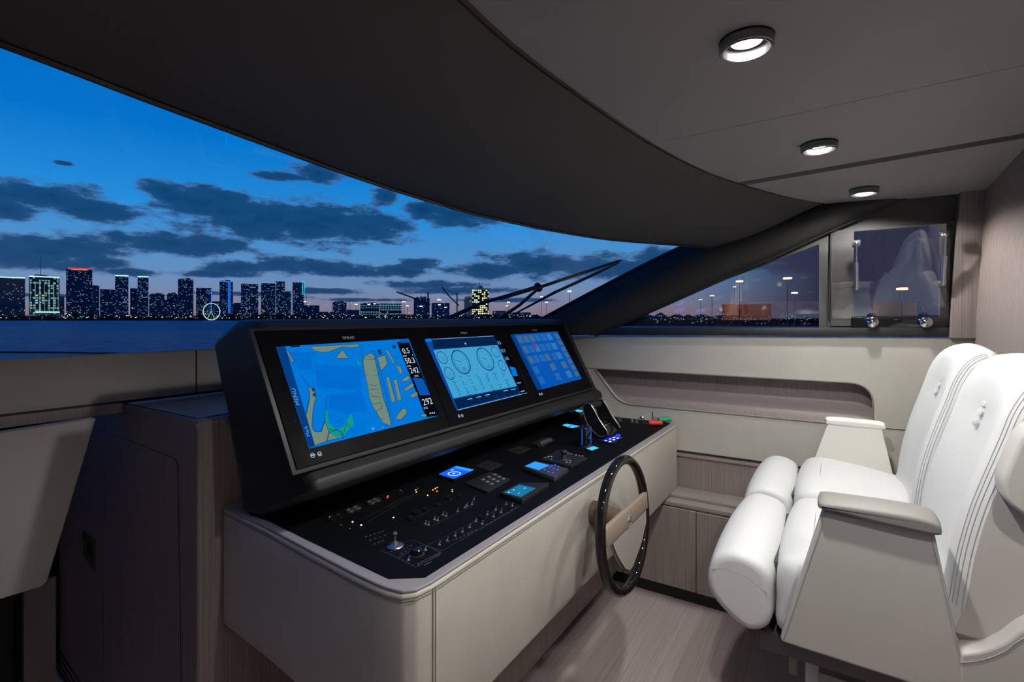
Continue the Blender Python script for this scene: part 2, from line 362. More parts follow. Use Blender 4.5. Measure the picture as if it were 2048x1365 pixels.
# aft pillar in wood and the aft bulkhead, both raked a little
struct(MB().loft([[Vector((WX-0.035, y0, z)), Vector((WX-0.035, y1, z)), Vector((WX+0.06, y1, z)), Vector((WX+0.06, y0, z))]
                  for y0, y1, z in ((-0.395, -0.51, E-0.080), (-0.432, -0.53, E+0.565))]).build('trim_4', WOOD, bev=0.002))
bl = []
for z, y in ((0.0, -0.475+0.05*0), (E, -0.478), (E+0.62, -0.515)):
    bl.append([Vector((0.9, y, z)), Vector((WX+0.05, y, z)), Vector((WX+0.05, y-0.05, z)), Vector((0.9, y-0.05, z))])
struct(MB().loft(bl).build('wall_aft', WOOD, smooth=False))
struct(MB().box((0.15, -2.3, 1.05), (1.6, 0.05, 2.1)).build('wall_aft_passage', WOOD, smooth=False))
struct(MB().box((0.925, -1.4, 1.05), (0.05, 1.8, 2.1)).build('wall_passage', WOOD, smooth=False))
struct(MB().box((-0.62, 0.3, 1.05), (0.05, 5.3, 2.1)).build('wall_port', WOOD, smooth=False))
# starboard hull forward of the surround, below sill level outside
struct(MB().box((WX+0.05, 2.2, 0.62), (0.03, 0.9, 1.3)).build('wall_starboard_forward', BLACK, smooth=False))

# ---- ceiling: three leather panels, cambered, ending forward in a curve
GC = spline([(-0.62, 0.20, 0), (-0.2, 0.40, 0), (0.3, 0.52, 0), (0.70, 0.56, 0), (1.016, 0.566, 0), (1.594, 0.514, 0), (2.0, 0.43, 0), (2.26, 0.336, 0), (2.55, 0.19, 0), (2.74, 0.05, 0), (2.815, -0.06, 0)], 8)
def gy(X, curve=None):
    c = curve or GC
    for a, b in zip(c[:-1], c[1:]):
        if a.x <= X <= b.x: return a.y + (b.y-a.y)*(X-a.x)/max(b.x-a.x, 1e-6)
    return c[-1].y
def ceil_panel(mb, x0, x1, yb0, yb1, off=0.0, n=24, taper=None):
    """panel between X=x0 and x1; at the aft end the bounds are shifted by taper"""
    top, bot = [], []
    for i in range(n+1):
        t = i/n; X = x0 + (x1-x0)*t
        Xa = X + (taper[0]*(1-t) + taper[1]*t if taper else 0)
        rowF = Vector((X, gy(X)-off, CEIL(X))); rowA = Vector((Xa, yb0, CEIL(Xa)))
        bot.append([rowF, rowF.lerp(rowA, .5), rowA])
    up = Vector((0, 0, 0.018))
    for i in range(n):
        for k in range(2):
            a, b, c_, d = bot[i][k], bot[i+1][k], bot[i+1][k+1], bot[i][k+1]
            mb.add([a, b, c_, d], [(0, 1, 2, 3)]); mb.add([a+up, b+up, c_+up, d+up], [(0, 3, 2, 1)])
    for i in range(n):
        a, b = bot[i][0], bot[i+1][0]; mb.add([a, b, b+up, a+up], [(0, 1, 2, 3)])
    for col in (bot[0], bot[-1]):
        for k in range(2): a, b = col[k], col[k+1]; mb.add([a, b, b+up, a+up], [(0, 1, 2, 3)])
cm = MB()
ceil_panel(cm, -0.6, 1.655, -2.3 if False else -0.52, 0, taper=(0, -0.075)); ceil_panel(cm, 1.6575, 2.245, -0.52, 0, taper=(-0.075, -0.128))
struct(cm.build('ceiling', CEILM, ang=20))
cm = MB(); ceil_panel(cm, 2.300, 2.812, -0.52, 0, taper=(-0.130, -0.0)); struct(cm.build('ceiling_outboard', CEILM, ang=20))
struct(MB().box((0.15, -1.42, CEIL(0)+0.01), (1.6, 1.82, 0.02)).build('ceiling_passage', CEILM, smooth=False))
struct(MB().prism([(-0.65, -2.35, E+0.64), (2.95, -2.35, E+0.64), (2.95, 0.62, E+0.64), (2.3, 0.95, E+0.64), (1.3, 1.12, E+0.64), (0.2, 1.05, E+0.64), (-0.65, 0.9, E+0.64)], (0, 0, 0.05)).build('roof', BLACK, smooth=False))
# dark lining above the gap between the panels
struct(MB().prism([(1.9, -0.52, CEIL(2.2)+0.03), (2.5, -0.52, CEIL(2.2)+0.03), (2.5, 0.3, CEIL(2.2)+0.03), (1.9, 0.45, CEIL(2.2)+0.03)], (0, 0, 0.005)).build('trim_5', BLACK, smooth=False))
# brown groove that follows the curve
gp = [p for p in GC]
def zc(p, dz=0): return Vector((p.x, p.y, CEIL(p.x)+dz))
def fwd(p, d):
    return Vector((p.x, p.y+d, 0))
gr = MB()
gr.loft([[zc(p, 0.012), zc(fwd(p, 0.032), 0.012), zc(fwd(p, 0.032), 0.02), zc(p, 0.02)] for p in gp]); struct(gr.build('trim_6', BROWN))
# ---- soffit: dark headliner falling from the groove to the top of the windshield
WT = spline([(-0.62, 0.78, 0), (-0.2, 0.87, 0), (0.2, 0.917, 0), (0.43, 0.958, 0), (0.86, 1.022, 0), (1.2, 1.045, 0), (1.546, 1.034, 0), (2.147, 0.897, 0), (2.59, 0.634, 0), (2.80, 0.49, 0), (2.86, 0.42, 0)], 8)
zt = E+0.365
rings = []
m_ = 72
def samp(cv, t):
    f = t*(len(cv)-1); i = min(int(f), len(cv)-2); return cv[i].lerp(cv[i+1], f-i)
for j in range(m_+1):
    t = j/m_; a = samp(GC, t); b = samp(WT, t); A = zc(a, 0.006) + Vector((0, 0.024, 0)); B = Vector((b.x, b.y, zt)); ring = []
    A2 = A + Vector((0, 0.0, 0.05))
    ring.append(A2)
    for k in range(9):
        s_ = k/8; p = A.lerp(B, s_); p.z -= 0.030*math.sin(math.pi*s_); ring.append(p)
    d = (B-A); d.z = 0; d = d.normalized() if d.length > 0 else Vector((0, 1, 0))
    ring += [B + d*0.010 + Vector((0, 0, 0.001)), B + d*0.018 + Vector((0, 0, 0.012)), B + d*0.018 + Vector((0, 0, 0.28))]
    rings.append(ring)
struct(MB().loft(rings, closed=False, caps=False).build('ceiling_soffit', HEADL, ang=40))
# black edge bead along the windshield head
struct(MB().tube([Vector((p.x, p.y+0.012, zt-0.002)) for p in WT], 0.006, 6).build('trim_7', BLACK))
# ---- windshield pillar: padded bar
U = [at(1060, 652, X=2.86), at(1180, 588, X=2.84), at(1300, 526, X=2.83), at(1400, 480, X=2.81), at(1520, 436, X=2.80), at(1640, 403, X=2.795), at(1730, 393, X=2.80), at(1815, 385, X=2.80)]
Lw = [at(1190, 672, X=2.80), at(1290, 628, X=2.80), at(1380, 587, X=2.80), at(1470, 546, X=2.80), at(1560, 508, X=2.80), at(1655, 464, X=2.80), at(1740, 427, X=2.80), at(1818, 392, X=2.80)]
U = spline(U, 5); Lw = spline(Lw, 5); rings = []
for a, b in zip(U, Lw):
    r = []
    for k in range(11):
        s_ = k/10; p = a.lerp(b, s_); p.x -= min(0.07, (a-b).length*.5)*math.sin(math.pi*s_)**0.8; r.append(p)
    r += [b+Vector((0.06, 0, 0)), a+Vector((0.06, 0, 0))]; rings.append(r)
struct(MB().loft(rings).build('trim_8', PILL, ang=50))
struct(MB().tube([p+Vector((0.0, 0.004, 0.004)) for p in U], 0.009, 8).build('trim_9', BLACK))
struct(MB().tube([p+Vector((0.004, 0, -0.003)) for p in Lw], 0.005, 8).build('trim_10', BLACK))
# ---- windshield glass
SC = spline([(-0.62, 2.06, E-0.13), (0.2, 2.075, E-0.13), (1.0, 2.075, E-0.13), (1.6, 2.05, E-0.128), (2.2, 1.92, E-0.12), (2.6, 1.74, E-0.10), (2.87, 1.55, E-0.07)], 8)
rings = []
for j in range(49):
    t = j/48; a = samp(SC, t); b = samp(WT, t); b = Vector((b.x, b.y+0.022, zt)); rings.append([a.lerp(b, k/6) + Vector((0, 0, 0.03*math.sin(math.pi*k/6))) for k in range(7)])
struct(MB().loft(rings, closed=False, caps=False).build('window_1', GLASS, ang=60))
# ---- forward parapet under the windshield
fw = MB()
fw.prism([(-0.6, 2.06, E-0.28), (2.9, 2.06, E-0.28), (2.9, 2.06, E-0.112), (-0.6, 2.06, E-0.122)], (0, 0.03, 0))
wf = struct(fw.build('wall_forward', LEATHER, smooth=False))
g = MB().box((1.0, 2.0585, E-0.2), (0.004, 0.003, 0.16)); g.build('panel_seam', BLACK, wf)
struct(MB().box((0.07, 2.06, E-0.2995), (1.365, 0.06, 0.033)).build('trim_11', WOOD, bev=0.002))
struct(MB().box((0.07, 2.045, E-0.281), (1.36, 0.01, 0.006)).build('trim_12', BLACK, smooth=False))
# slanted cream panel below the parapet, and the dark recess beneath it
ps = Vector((0, 2.02, E-0.317)); pn = Vector((1, 0, 0)).cross(Vector((0, 0.10, -0.66))).normalized()
q = [on(185, 833, ps, pn), on(88, 1155, ps, pn), on(78, 1166, ps, pn), on(-30, 1198, ps, pn), on(-30, 866, ps, pn)]
struct(MB().prism(q, pn*-0.03 if pn.y > 0 else pn*0.03).build('wall_footwell', mat('cream_footwell_panel', (0.40, 0.38, 0.34, 1), 0.6), bev=0.004))
struct(MB().box((1.1, 2.75, 0.6), (3.5, 0.05, 1.2)).build('wall_forward_lower', BLACK, smooth=False))
struct(MB().prism([at(48, 1175, Y=2.60), at(112, 1155, Y=2.60), at(112, 1400, Y=2.60), at(48, 1400, Y=2.60)], (0, 0.02, 0)).build('wall_forward_recess', WOOD_SHADED, smooth=False))

# ================================================================== DOWNLIGHTS
def downlight(X, Y, label, power, group=None, z=None):
    Z = CEIL(X) if z is None else z
    r = empty('downlight', (X, Y, Z), label, 'ceiling light', group)
    MB().lathe((X, Y, Z), (0, 0, -1), [(0.046, 0.0), (0.050, 0.0), (0.052, 0.004), (0.052, 0.020), (0.050, 0.022), (0.047, 0.021), (0.044, 0.010), (0.044, 0.001)], 40).build('bezel_ring', BEZM, r, ang=25)
    MB().lathe((X, Y, Z), (0, 0, -1), [(0.0535, 0.0), (0.0535, 0.0015), (0.0, 0.0016)], 32).build('backplate', BLACK, r)
    MB().lathe((X, Y, Z), (0, 0, -1), [(0.0, 0.002), (0.030, 0.002), (0.030, 0.004), (0.0, 0.0045)], 32).build('lens', LAMPE, r)
    MB().lathe((X, Y, Z), (0, 0, -1), [(0.0435, 0.004), (0.0435, 0.018), (0.0445, 0.0225), (0.047, 0.0225)], 32).build('reflector', STEEL, r)
    l = bpy.data.lights.new('lamp', 'SPOT'); l.energy = power; l.spot_size = math.radians(154); l.spot_blend = 0.5; l.shadow_soft_size = 0.022; l.color = (1.0, 0.98, 0.94)
    lo = bpy.data.objects.new('lamp', l); C.objects.link(lo); lo.parent = r; lo.location = (0, 0, -0.024)
    return r
p = at(1493, 80, Z=CEIL(1.2)); DL = [(p.x, p.y, 'largest round ceiling downlight, nearest, on the wide grey ceiling panel', P_LAMP*2.2)]
p = at(1638, 288, Z=CEIL(1.9)); DL.append((p.x, p.y, 'round ceiling downlight between the thin seam and the dark gap', P_LAMP*1.3))
p = at(1728, 377, Z=CEIL(2.5)); DL.append((p.x, p.y, 'smallest round ceiling downlight, on the outboard panel above the side window', P_LAMP*1.15))
for a in DL: downlight(*a)
downlight(0.68, -0.36, 'round ceiling downlight outside the picture, behind the viewpoint', P_LAMP*1.2)
downlight(0.15, 0.2, 'added fill downlight outside the picture, above the viewpoint', P_LAMP*0.22)  # unseen lamp, added to brighten the forward port side
downlight(0.4, -1.3, 'round ceiling downlight outside the picture, in the passage', P_LAMP*0.25, z=CEIL(0))

# ================================================================== HELM CONSOLE
ZT = E-0.56                                          # console top
def ct(px, py, dz=0.0): return at(px, py, Z=ZT+dz)
con = empty('helm_console', (1.8, 1.1, 0), 'long taupe leather helm console with black instrument panel on a wooden pedestal', 'helm console')
out_px = [(456, 1018), (530, 1055), (615, 1101), (705, 1148), (748, 1168), (772, 1177.5), (804, 1185), (833, 1181), (866, 1165)]
ol = [ct(*p) for p in out_px]
YF = ol[-1].y
ol = [Vector((ol[0].x, 1.545, ZT))] + ol[1:] + [Vector((2.79, YF, ZT)), Vector((2.79, 1.545, ZT))]
MB().prism([p+Vector((0, 0, -0.007)) for p in ol], (0, 0, -0.343)).build('console_body', LEATHER, con, bev=0.007, seg=3, ang=50)
def inset3(poly, d): return [Vector((p.x, p.y, poly[0].z)) for p in inset2([(p.x, p.y) for p in poly], d)]
rim = [p+Vector((0, 0, -0.008)) for p in inset3(ol, 0.004)]
MB().prism(rim, (0, 0, 0.008)).build('console_rim', RIM, con, bev=0.003, ang=50)
pin = inset3([ol[0]] + ol[1:4] + [ct(778, 1180), ct(848, 1174)] + ol[-2:], 0.027)
pin = [ct(539, 1044), ct(660, 1103), ct(777, 1159), ct(850, 1156.5), Vector((2.765, YF+0.028, ZT)), Vector((2.765, 1.42, ZT)), Vector((ct(539, 1044).x-0.0, 1.42, ZT))]
pan = MB().prism([p+Vector((0, 0, 0.0)) for p in pin], (0, 0, 0.0025)).build('control_panel', PANELM, con, ang=30)
# stitched seams of the leather
s = MB()
x0 = at(868, 1165, Y=YF).x
for dx in (-0.004, 0.004): s.tube([(x0+dx, YF-0.0008, ZT-0.012), (x0+dx, YF-0.0008, ZT-0.345)], 0.0011, 5)
for dz in (-0.014, -0.02):
    s.tube([Vector((p.x, p.y, ZT+dz)) + (Vector((-0.001, -0.0003, 0))) for p in ol[:9]], 0.001, 5)
    s.tube([(x0, YF-0.001, ZT+dz), (2.79, YF-0.001, ZT+dz)], 0.001, 5)
s.tube([(x0, YF-0.0005, ZT-0.341), (2.79, YF-0.0005, ZT-0.341)], 0.001, 5)
s.build('stitching', DSTITCH, con)
# wooden pedestal and aft facing veneer panel
MB().box((1.86, 1.26, (E-0.92+0.10)/2+0.0), (1.44, 0.56, E-0.92-0.10)).build('pedestal', WOOD, con, bev=0.004)
MB().box((1.86, 1.295, 0.05), (1.40, 0.48, 0.10)).build('toe_kick', BLACK, con)

# ---- forward cabinet with dark port face (door, recessed handle, louvres)
cab = empty('side_cabinet', (1.6, 1.8, 0), 'tall wooden cabinet with a flush door in its shaded port face left of the helm console', 'cabinet')
zc1 = E-0.29
a = at(395, 846, Z=zc1); b = at(245, 808, Z=zc1)
cf = Vector((0.757, 1.55, 0)); cbk = Vector((0.762, 2.058, 0))
body = [Vector((cf.x, cf.y, 0)), Vector((2.78, 1.55, 0)), Vector((2.78, 2.055, 0)), Vector((cbk.x, cbk.y, 0))]
MB().prism([p for p in body], (0, 0, zc1-0.004)).build('cabinet_body', WOOD, cab, bev=0.012, seg=4, ang=50)
top = [Vector((cf.x+0.012, cf.y+0.03, zc1-0.004)), Vector((2.78, 1.58, zc1-0.004)), Vector((2.78, 2.055, zc1-0.004)), Vector((cbk.x+0.012, cbk.y, zc1-0.004))]
MB().prism(top, (0, 0, 0.0045)).build('cabinet_top', mat('dark_satin_top', (0.16, 0.16, 0.17, 1), 0.3), cab)
# port face skin, the cabinet's veneer with its shade coloured in
XP = 0.7555
def pp(px, py): return at(px, py, X=XP)
MB().prism([(XP, 1.552, 0.02), (XP, 2.056, 0.02), (XP, 2.056, zc1-0.002), (XP, 1.575, zc1-0.002), (XP, 1.552, zc1-0.03)], (0.004, 0, 0)).build('side_panel', WOOD_SHADED, cab)
MB().prism([(XP, 2.0565, 0.02), (XP, 2.62, 0.02), (XP, 2.62, E-0.31), (XP, 2.0565, E-0.31)], (0.006, 0, 0)).build('side_panel', WOOD_SHADED, cab)
dl_ = rounded([pp(198, 856), pp(352, 918), pp(366, 1400), pp(206, 1500), pp(120, 1500)], [0, 0.03, 0, 0, 0])
g = MB(); g.tube([p+Vector((-0.0006, 0, 0)) for p in rounded([pp(190, 853), pp(356, 920), pp(364, 1420)], [0, 0.025, 0])], 0.0014, 5)
g.tube([pp(206, 1172)+Vector((-0.0006, 0, 0)), pp(206, 1480)+Vector((-0.0006, 0, 0))], 0.0013, 5)
dr = g.build('door_gap', BLACK, cab)
h = MB().plate([pp(168, 1062), pp(192, 1082), pp(192, 1142), pp(168, 1110)], [[pp(174, 1080), pp(186, 1091), pp(186, 1118), pp(174, 1101)]], (-0.004, 0, 0)).build('recessed_handle', mat('bronze_handle', (0.10, 0.085, 0.06, 1), 0.4, metal=0.5), cab)
MB().prism([pp(174, 1080), pp(186, 1091), pp(186, 1118), pp(174, 1101)], (-0.001, 0, 0)).build('handle_recess', BLACK, h)
lv = MB()
for k in range(4):
    lv.tube([pp(112, 1290+k*14), pp(165, 1374+k*16)], 0.003, 6)
lv.build('louvre', BLACK, cab)

# ---- starboard low cabinets with ledge
lc = empty('low_cabinet', (2.7, 0.3, 0), 'low wooden cabinet with flush doors and stepped ledge along the starboard wall', 'cabinet')
zl = E-0.92; FX = 2.60
MB().box(((FX+0.02+WX)/2, 0.54, zl/2+0.04), (WX-FX-0.02, 2.0, zl-0.08-0.02)).build('cabinet_body', WOOD, lc)
MB().box(((FX+0.06+WX)/2, 0.54, 0.04), (WX-FX-0.06, 2.0, 0.08)).build('toe_kick', BLACK, lc)
MB().box(((FX+WX)/2+0.004, 0.54, zl-0.012), (WX-FX-0.008, 2.0, 0.022)).build('ledge', mat('ledge_veneer', (0.27, 0.235, 0.21, 1), 0.45, vary=((150, 2, 150), 0.15)), lc, bev=0.003)
MB().box(((FX+0.075+WX)/2, 0.54, zl+0.007), (WX-FX-0.075, 2.0, 0.016)).build('ledge_step', MATS['ledge_veneer'], lc, bev=0.003)
ys = [1.53, 1.33, 0.957, 0.5845, 0.21, -0.165, -0.46]
for a_, b_ in zip(ys[:-1], ys[1:]):
    MB().box((FX+0.009, (a_+b_)/2, (0.085+zl-0.028)/2), (0.018, a_-b_-0.0035, zl-0.028-0.085)).build('door', WOOD, lc, bev=0.0015, seg=1)

# ================================================================== DISPLAY POD
pod = empty('display_pod', (1.77, 1.35, ZT), 'black padded display housing standing on the helm console', 'instrument housing')
PX0, PX1 = 0.822, 2.715
prof = [(1.150, -0.395), (1.120, -0.412), (1.112, -0.438), (1.130, -0.462), (1.20, -0.490), (1.36, -0.5565), (1.447, -0.5565), (1.447, -0.461), (1.524, -0.283), (1.552, -0.226), (1.604, -0.079),
        (1.585, -0.055), (1.47, -0.002), (1.375, -0.004), (1.343, -0.024)]
rings = []
nst = [(0, 0.022), (0.003, 0.012), (0.009, 0.005), (0.018, 0.0012), (0.03, 0)]
for dx, ins in nst: rings.append([Vector((PX0+dx, p.x, E+p.y)) for p in inset2(prof, ins)])
for dx, ins in nst[::-1]: rings.append([Vector((PX1-dx, p.x, E+p.y)) for p in inset2(prof, ins)])
MB().loft(rings).build('housing', PODM, pod, bev=0.004, seg=2, ang=42)
# seam of the leather on the port end
g = MB(); sx = PX0-0.001
g.tube([at(452, 845, X=PX0+0.004), at(500, 808, X=PX0+0.002), at(520, 800, X=PX0+0.004), at(545, 796, X=PX0+0.022)], 0.0018, 5); g.build('seam', BLACK, pod)
# screen plane
S0 = Vector((0.837, 1.167, E-0.340)); SU = Vector((0, 0.138, 0.259)).normalized(); SN = Vector((0, -SU.z, SU.y))     # SN faces aft and up
def sc(px, py, off=0.0): return on(px, py, S0, SN) + SN*off
def ST(X, t, off=0.0): return Vector((X, S0.y, S0.z)) + SU*t + SN*off
def quad(mb, pts, off, th=0.0006): mb.prism([sc(x, y, off) for x, y in pts], SN*th)
def ribbon(mb, pts, w, off, loop=False, closed=False):
    P = [sc(x, y, off) for x, y in pts]
    n = len(P)
    for i in range(n if loop else n-1):
        a_, b_ = P[i], P[(i+1) % n]; d_ = (b_-a_)
        if d_.length < 1e-6: continue
        q_ = d_.normalized().cross(SN)*w/2; mb.add([a_-q_, b_-q_, b_+q_, a_+q_], [(0, 1, 2, 3)])
def ringp(mb, c, r, w, off, n=40, a0=0, a1=360):
    O = sc(c[0], c[1], off); xs_ = Vector((1, 0, 0))
    pts_o = []; 
    for i in range(n+1):
        t = math.radians(a0+(a1-a0)*i/n); pts_o.append((math.cos(t), math.sin(t)))
    for i in range(n):
        (c0, s0), (c1, s1) = pts_o[i], pts_o[i+1]
        mb.add([O+xs_*c0*(r-w)+SU*s0*(r-w), O+xs_*c0*r+SU*s0*r, O+xs_*c1*r+SU*s1*r, O+xs_*c1*(r-w)+SU*s1*(r-w)], [(0, 1, 2, 3)])
def c3(x, y): return (420+x/3.4125, 620+y/3.4125)
def c4(x, y): return (820+x/4.763, 620+y/4.763)
glx = [sc(512, 677).x-0.003, (sc(814, 680).x+sc(846, 681).x)/2, (sc(996, 672.5).x+sc(1018, 671.4).x)/2, sc(1178, 766).x]
tt, tb = 0.345, -0.046
MB().prism([ST(glx[0]-0.012, tb-0.012, -0.006), ST(glx[3]+0.012, tb-0.012, -0.006), ST(glx[3]+0.012, tt+0.01, -0.006), ST(glx[0]-0.012, tt+0.01, -0.006)], SN*0.010).build('display_surround', PODM, pod, bev=0.004)
SB = emis('screen_blue', rgb(0, 118, 214), 1.0); SL = emis('screen_land', rgb(112, 136, 122), 1.0); SD = emis('screen_navy', rgb(2, 60, 130), 1.0); SK = emis('screen_black', rgb(3, 8, 16), 1.0)
SW = emis('screen_white', rgb(205, 225, 240), 1.0); SG = emis('screen_green', rgb(20, 150, 140), 1.0); SY = emis('screen_pale_blue', rgb(64, 160, 208), 1.0); SI = emis('screen_line', rgb(14, 62, 110), 1.0)
SB2 = emis('screen_mid_blue', rgb(8, 84, 176), 1.0); SB3 = emis('screen_deep_blue', rgb(10, 70, 160), 1.0); ST1 = emis('screen_tile', rgb(34, 104, 176), 1.0); SO = emis('screen_olive', rgb(88, 120, 120), 1.0)
SR = emis('screen_red', rgb(120, 60, 130), 1.0); SC_ = emis('screen_shallow', rgb(22, 132, 206), 1.0)
OF = 0.008
BEZ = mat('display_glass_black', (0.004, 0.004, 0.005, 1), 0.3, spec=0.02)
def display(i, label):
    x0_, x1_ = glx[i]+0.001, glx[i+1]-0.001
    r = empty('multifunction_display', ST((x0_+x1_)/2, 0), label, 'display screen')
    MB().prism([ST(x0_, tb, 0.004), ST(x1_, tb, 0.004), ST(x1_, tt, 0.004), ST(x0_, tt, 0.004)], SN*0.004).build('bezel', BEZ, r, bev=0.001, seg=1)
    return r
def part(m, name, r, mm):
    if m.v:
        o = MB.build(m, name, mm, r, smooth=False); return o
# ---------- port screen: sea chart
r1 = display(0, 'port display screen showing a blue sea chart with land and depth lines')
m = MB(); quad(m, [(549, 697), (814, 680), (874, 834), (615, 900)], OF); scr = part(m, 'screen', r1, SB)
m = MB(); quad(m, [c3(440, 262), c3(500, 259), c3(705, 940), c3(665, 952)], OF+.0006); part(m, 'menu_bar', scr, SD)
m = MB(); quad(m, [c3(1265, 228), c3(1345, 224), c3(1550, 728), c3(1462, 742)], OF+.0006); quad(m, [c3(535, 258), c3(600, 254), c3(602, 262), c3(538, 266)], OF+.0006); part(m, 'data_bar', scr, SK)
m = MB(); quad(m, [c3(1280, 213), c3(1340, 210), c3(1348, 232), c3(1290, 236)], OF+.0012)
quad(m, [c3(1372, 470), c3(1440, 478), c3(1490, 590), c3(1420, 592)], OF+.0012); part(m, 'inset_map', scr, SB2)
land = [[(670, 262), (700, 290), (750, 301), (800, 296), (835, 284), (870, 270), (900, 262), (945, 270), (1000, 262), (1010, 243)],
        [(888, 280), (843, 341), (935, 343)],
        [(1030, 375), (1040, 320), (1085, 305), (1108, 322), (1135, 460), (1168, 610), (1200, 700), (1228, 803), (1168, 783), (1110, 690), (1075, 610), (1060, 520)],
        [(1130, 335), (1180, 318), (1200, 378), (1180, 400), (1155, 428)],
        [(1188, 466), (1207, 464), (1252, 630), (1238, 644), (1226, 636)], [(1240, 488), (1260, 480), (1293, 618), (1280, 632), (1268, 622)],
        [(1186, 284), (1206, 290), (1250, 372), (1240, 378)], [(1255, 385), (1290, 400), (1300, 440), (1285, 450)],
        [(1298, 482), (1335, 458), (1348, 470), (1345, 490), (1305, 503)], [(1310, 548), (1365, 508), (1378, 516), (1375, 535), (1325, 566)],
        [(1350, 590), (1392, 566), (1402, 575), (1404, 596), (1368, 610)], [(1255, 738), (1298, 682), (1325, 685), (1330, 716), (1290, 760), (1262, 756)],
        [(505, 290), (520, 292), (562, 365), (548, 372)],
        [(640, 728), (652, 690), (668, 600), (655, 540), (672, 538), (712, 585), (690, 690), (680, 800), (700, 842), (745, 842), (770, 770), (800, 850), (785, 905), (700, 938), (660, 800)],
        [(785, 905), (800, 850), (850, 830), (885, 845), (890, 880)], [(1420, 735), (1430, 720), (1460, 718), (1468, 741)]]
m = MB(); 
for pl in land: quad(m, [c3(*p_) for p_ in pl], OF+.0007)
part(m, 'chart_land', scr, SL)
m = MB()
for pl in [[(770, 700), (785, 690), (800, 780), (850, 830), (900, 800), (950, 720), (960, 740), (968, 800), (940, 818), (900, 870), (850, 882), (800, 850), (775, 780)], [(1000, 345), (1016, 380), (1020, 395), (990, 370)]]: quad(m, [c3(*p_) for p_ in pl], OF+.0009)
part(m, 'chart_reef', scr, SG)
m = MB()
for pl in [[(700, 380), (1020, 400), (1020, 560), (720, 540)], [(800, 600), (1020, 560), (1060, 700), (900, 720), (800, 680)], [(520, 300), (680, 300), (690, 420), (600, 420)]]: quad(m, [c3(*p_) for p_ in pl], OF+.0003)
part(m, 'chart_depth_area', scr, emis('screen_deep', rgb(0, 108, 205), 1.0))
m = MB()
for pl in land: ribbon(m, [c3(*p_) for p_ in pl], 0.0016, OF+.0022, loop=True)
for pl in [[(605, 450), (640, 505), (665, 545), (668, 600), (645, 690), (640, 730)], [(785, 590), (776, 650), (770, 760), (745, 835), (715, 845), (680, 820)], [(1108, 290), (1150, 420), (1200, 600), (1240, 790)], [(1095, 285), (1135, 400), (1185, 590), (1222, 795)],
           [(1030, 240), (1022, 300), (1030, 380), (1040, 470)], [(780, 905), (800, 830), (860, 830), (890, 870)], [(890, 880), (920, 780), (960, 835), (985, 855)], [(700, 300), (690, 320), (710, 330)], [(1070, 520), (1125, 528)], [(1075, 555), (1140, 552)], [(1085, 600), (1160, 606)],
           [(1040, 340), (1060, 320), (1110, 350), (1050, 350)], [(1105, 655), (1150, 640), (1165, 680), (1120, 700), (1130, 740), (1170, 760)]]:
    ribbon(m, [c3(*p_) for p_ in pl], 0.0014, OF+.0022)
rnd = random.Random(3)
for k in range(60):
    x, y = rnd.uniform(560, 1250), rnd.uniform(280, 800)
    if 600 < x < 780 and y > 560: continue
    ribbon(m, [c3(x, y), c3(x+rnd.uniform(4, 12), y+rnd.uniform(-4, 4))], 0.0016, OF+.0022)
for (x, y) in ((690, 555), (696, 590), (1140, 290), (1145, 305), (1242, 262)): quad(m, [c3(x-9, y-12), c3(x+10, y-12), c3(x+12, y+12), c3(x-9, y+12)], OF+.0022)
part(m, 'chart_contour', scr, SI)
m = MB()
for s_, x, y, sz in (('0.5', 1326, 290, .029), ('50.3', 1354, 357, .029), ('242', 1383, 423, .029), ('292', 1472, 636, .033), ('STW', 1318, 325, .009), ('ft', 1372, 318, .009), ('COG', 1345, 392, .009), ('HDG', 1398, 460, .009), ('SOG', 1460, 680, .010)):
    text_geo(m, s_, sc(*c3(x, y), OF+.0016), (1, 0, 0), SU, sz)
for k in range(3): ribbon(m, [c3(1486+14*k, 714-1.5*k), c3(1494+14*k, 713-1.5*k)], 0.004, OF+.0016)
part(m, 'readout', scr, SW)
m = MB(); 
for k, s_ in enumerate(('+', '-')): text_geo(m, s_, sc(*c3(1098+66*k, 824-18*k), OF+.002), (1, 0, 0), SU, .03)
text_geo(m, 'MENU', sc(*c3(573, 602), OF+.0014), SU, (-1, 0, 0), .018); text_geo(m, 'Mark', sc(*c3(650, 838), OF+.0014), SU, (-1, 0, 0), .014)
part(m, 'menu_text', scr, emis('screen_menu_text', rgb(90, 160, 215), 1.0))
m = MB()
for (x, y) in ((688, 1002), (736, 992)):
    ringp(m, c3(x, y), 0.0065, 0.0018, OF+.0006, 20, 0, 330)
ribbon(m, [c3(672, 1004), c3(704, 998)], 0.003, OF+.0008); ribbon(m, [c3(728, 996), c3(746, 992)], 0.003, OF+.0008)
part(m, 'bezel_icon', r1, emis('icon_white', rgb(170, 190, 205), 1.0))
LOGO = mat('bezel_lettering', (0.35, 0.35, 0.36, 1), 0.5)
m = MB(); text_geo(m, 'SIMRAD', sc(694, 678.5, OF+.0006), (1, 0, 0), SU, .0135); part(m, 'bezel_lettering', r1, LOGO)
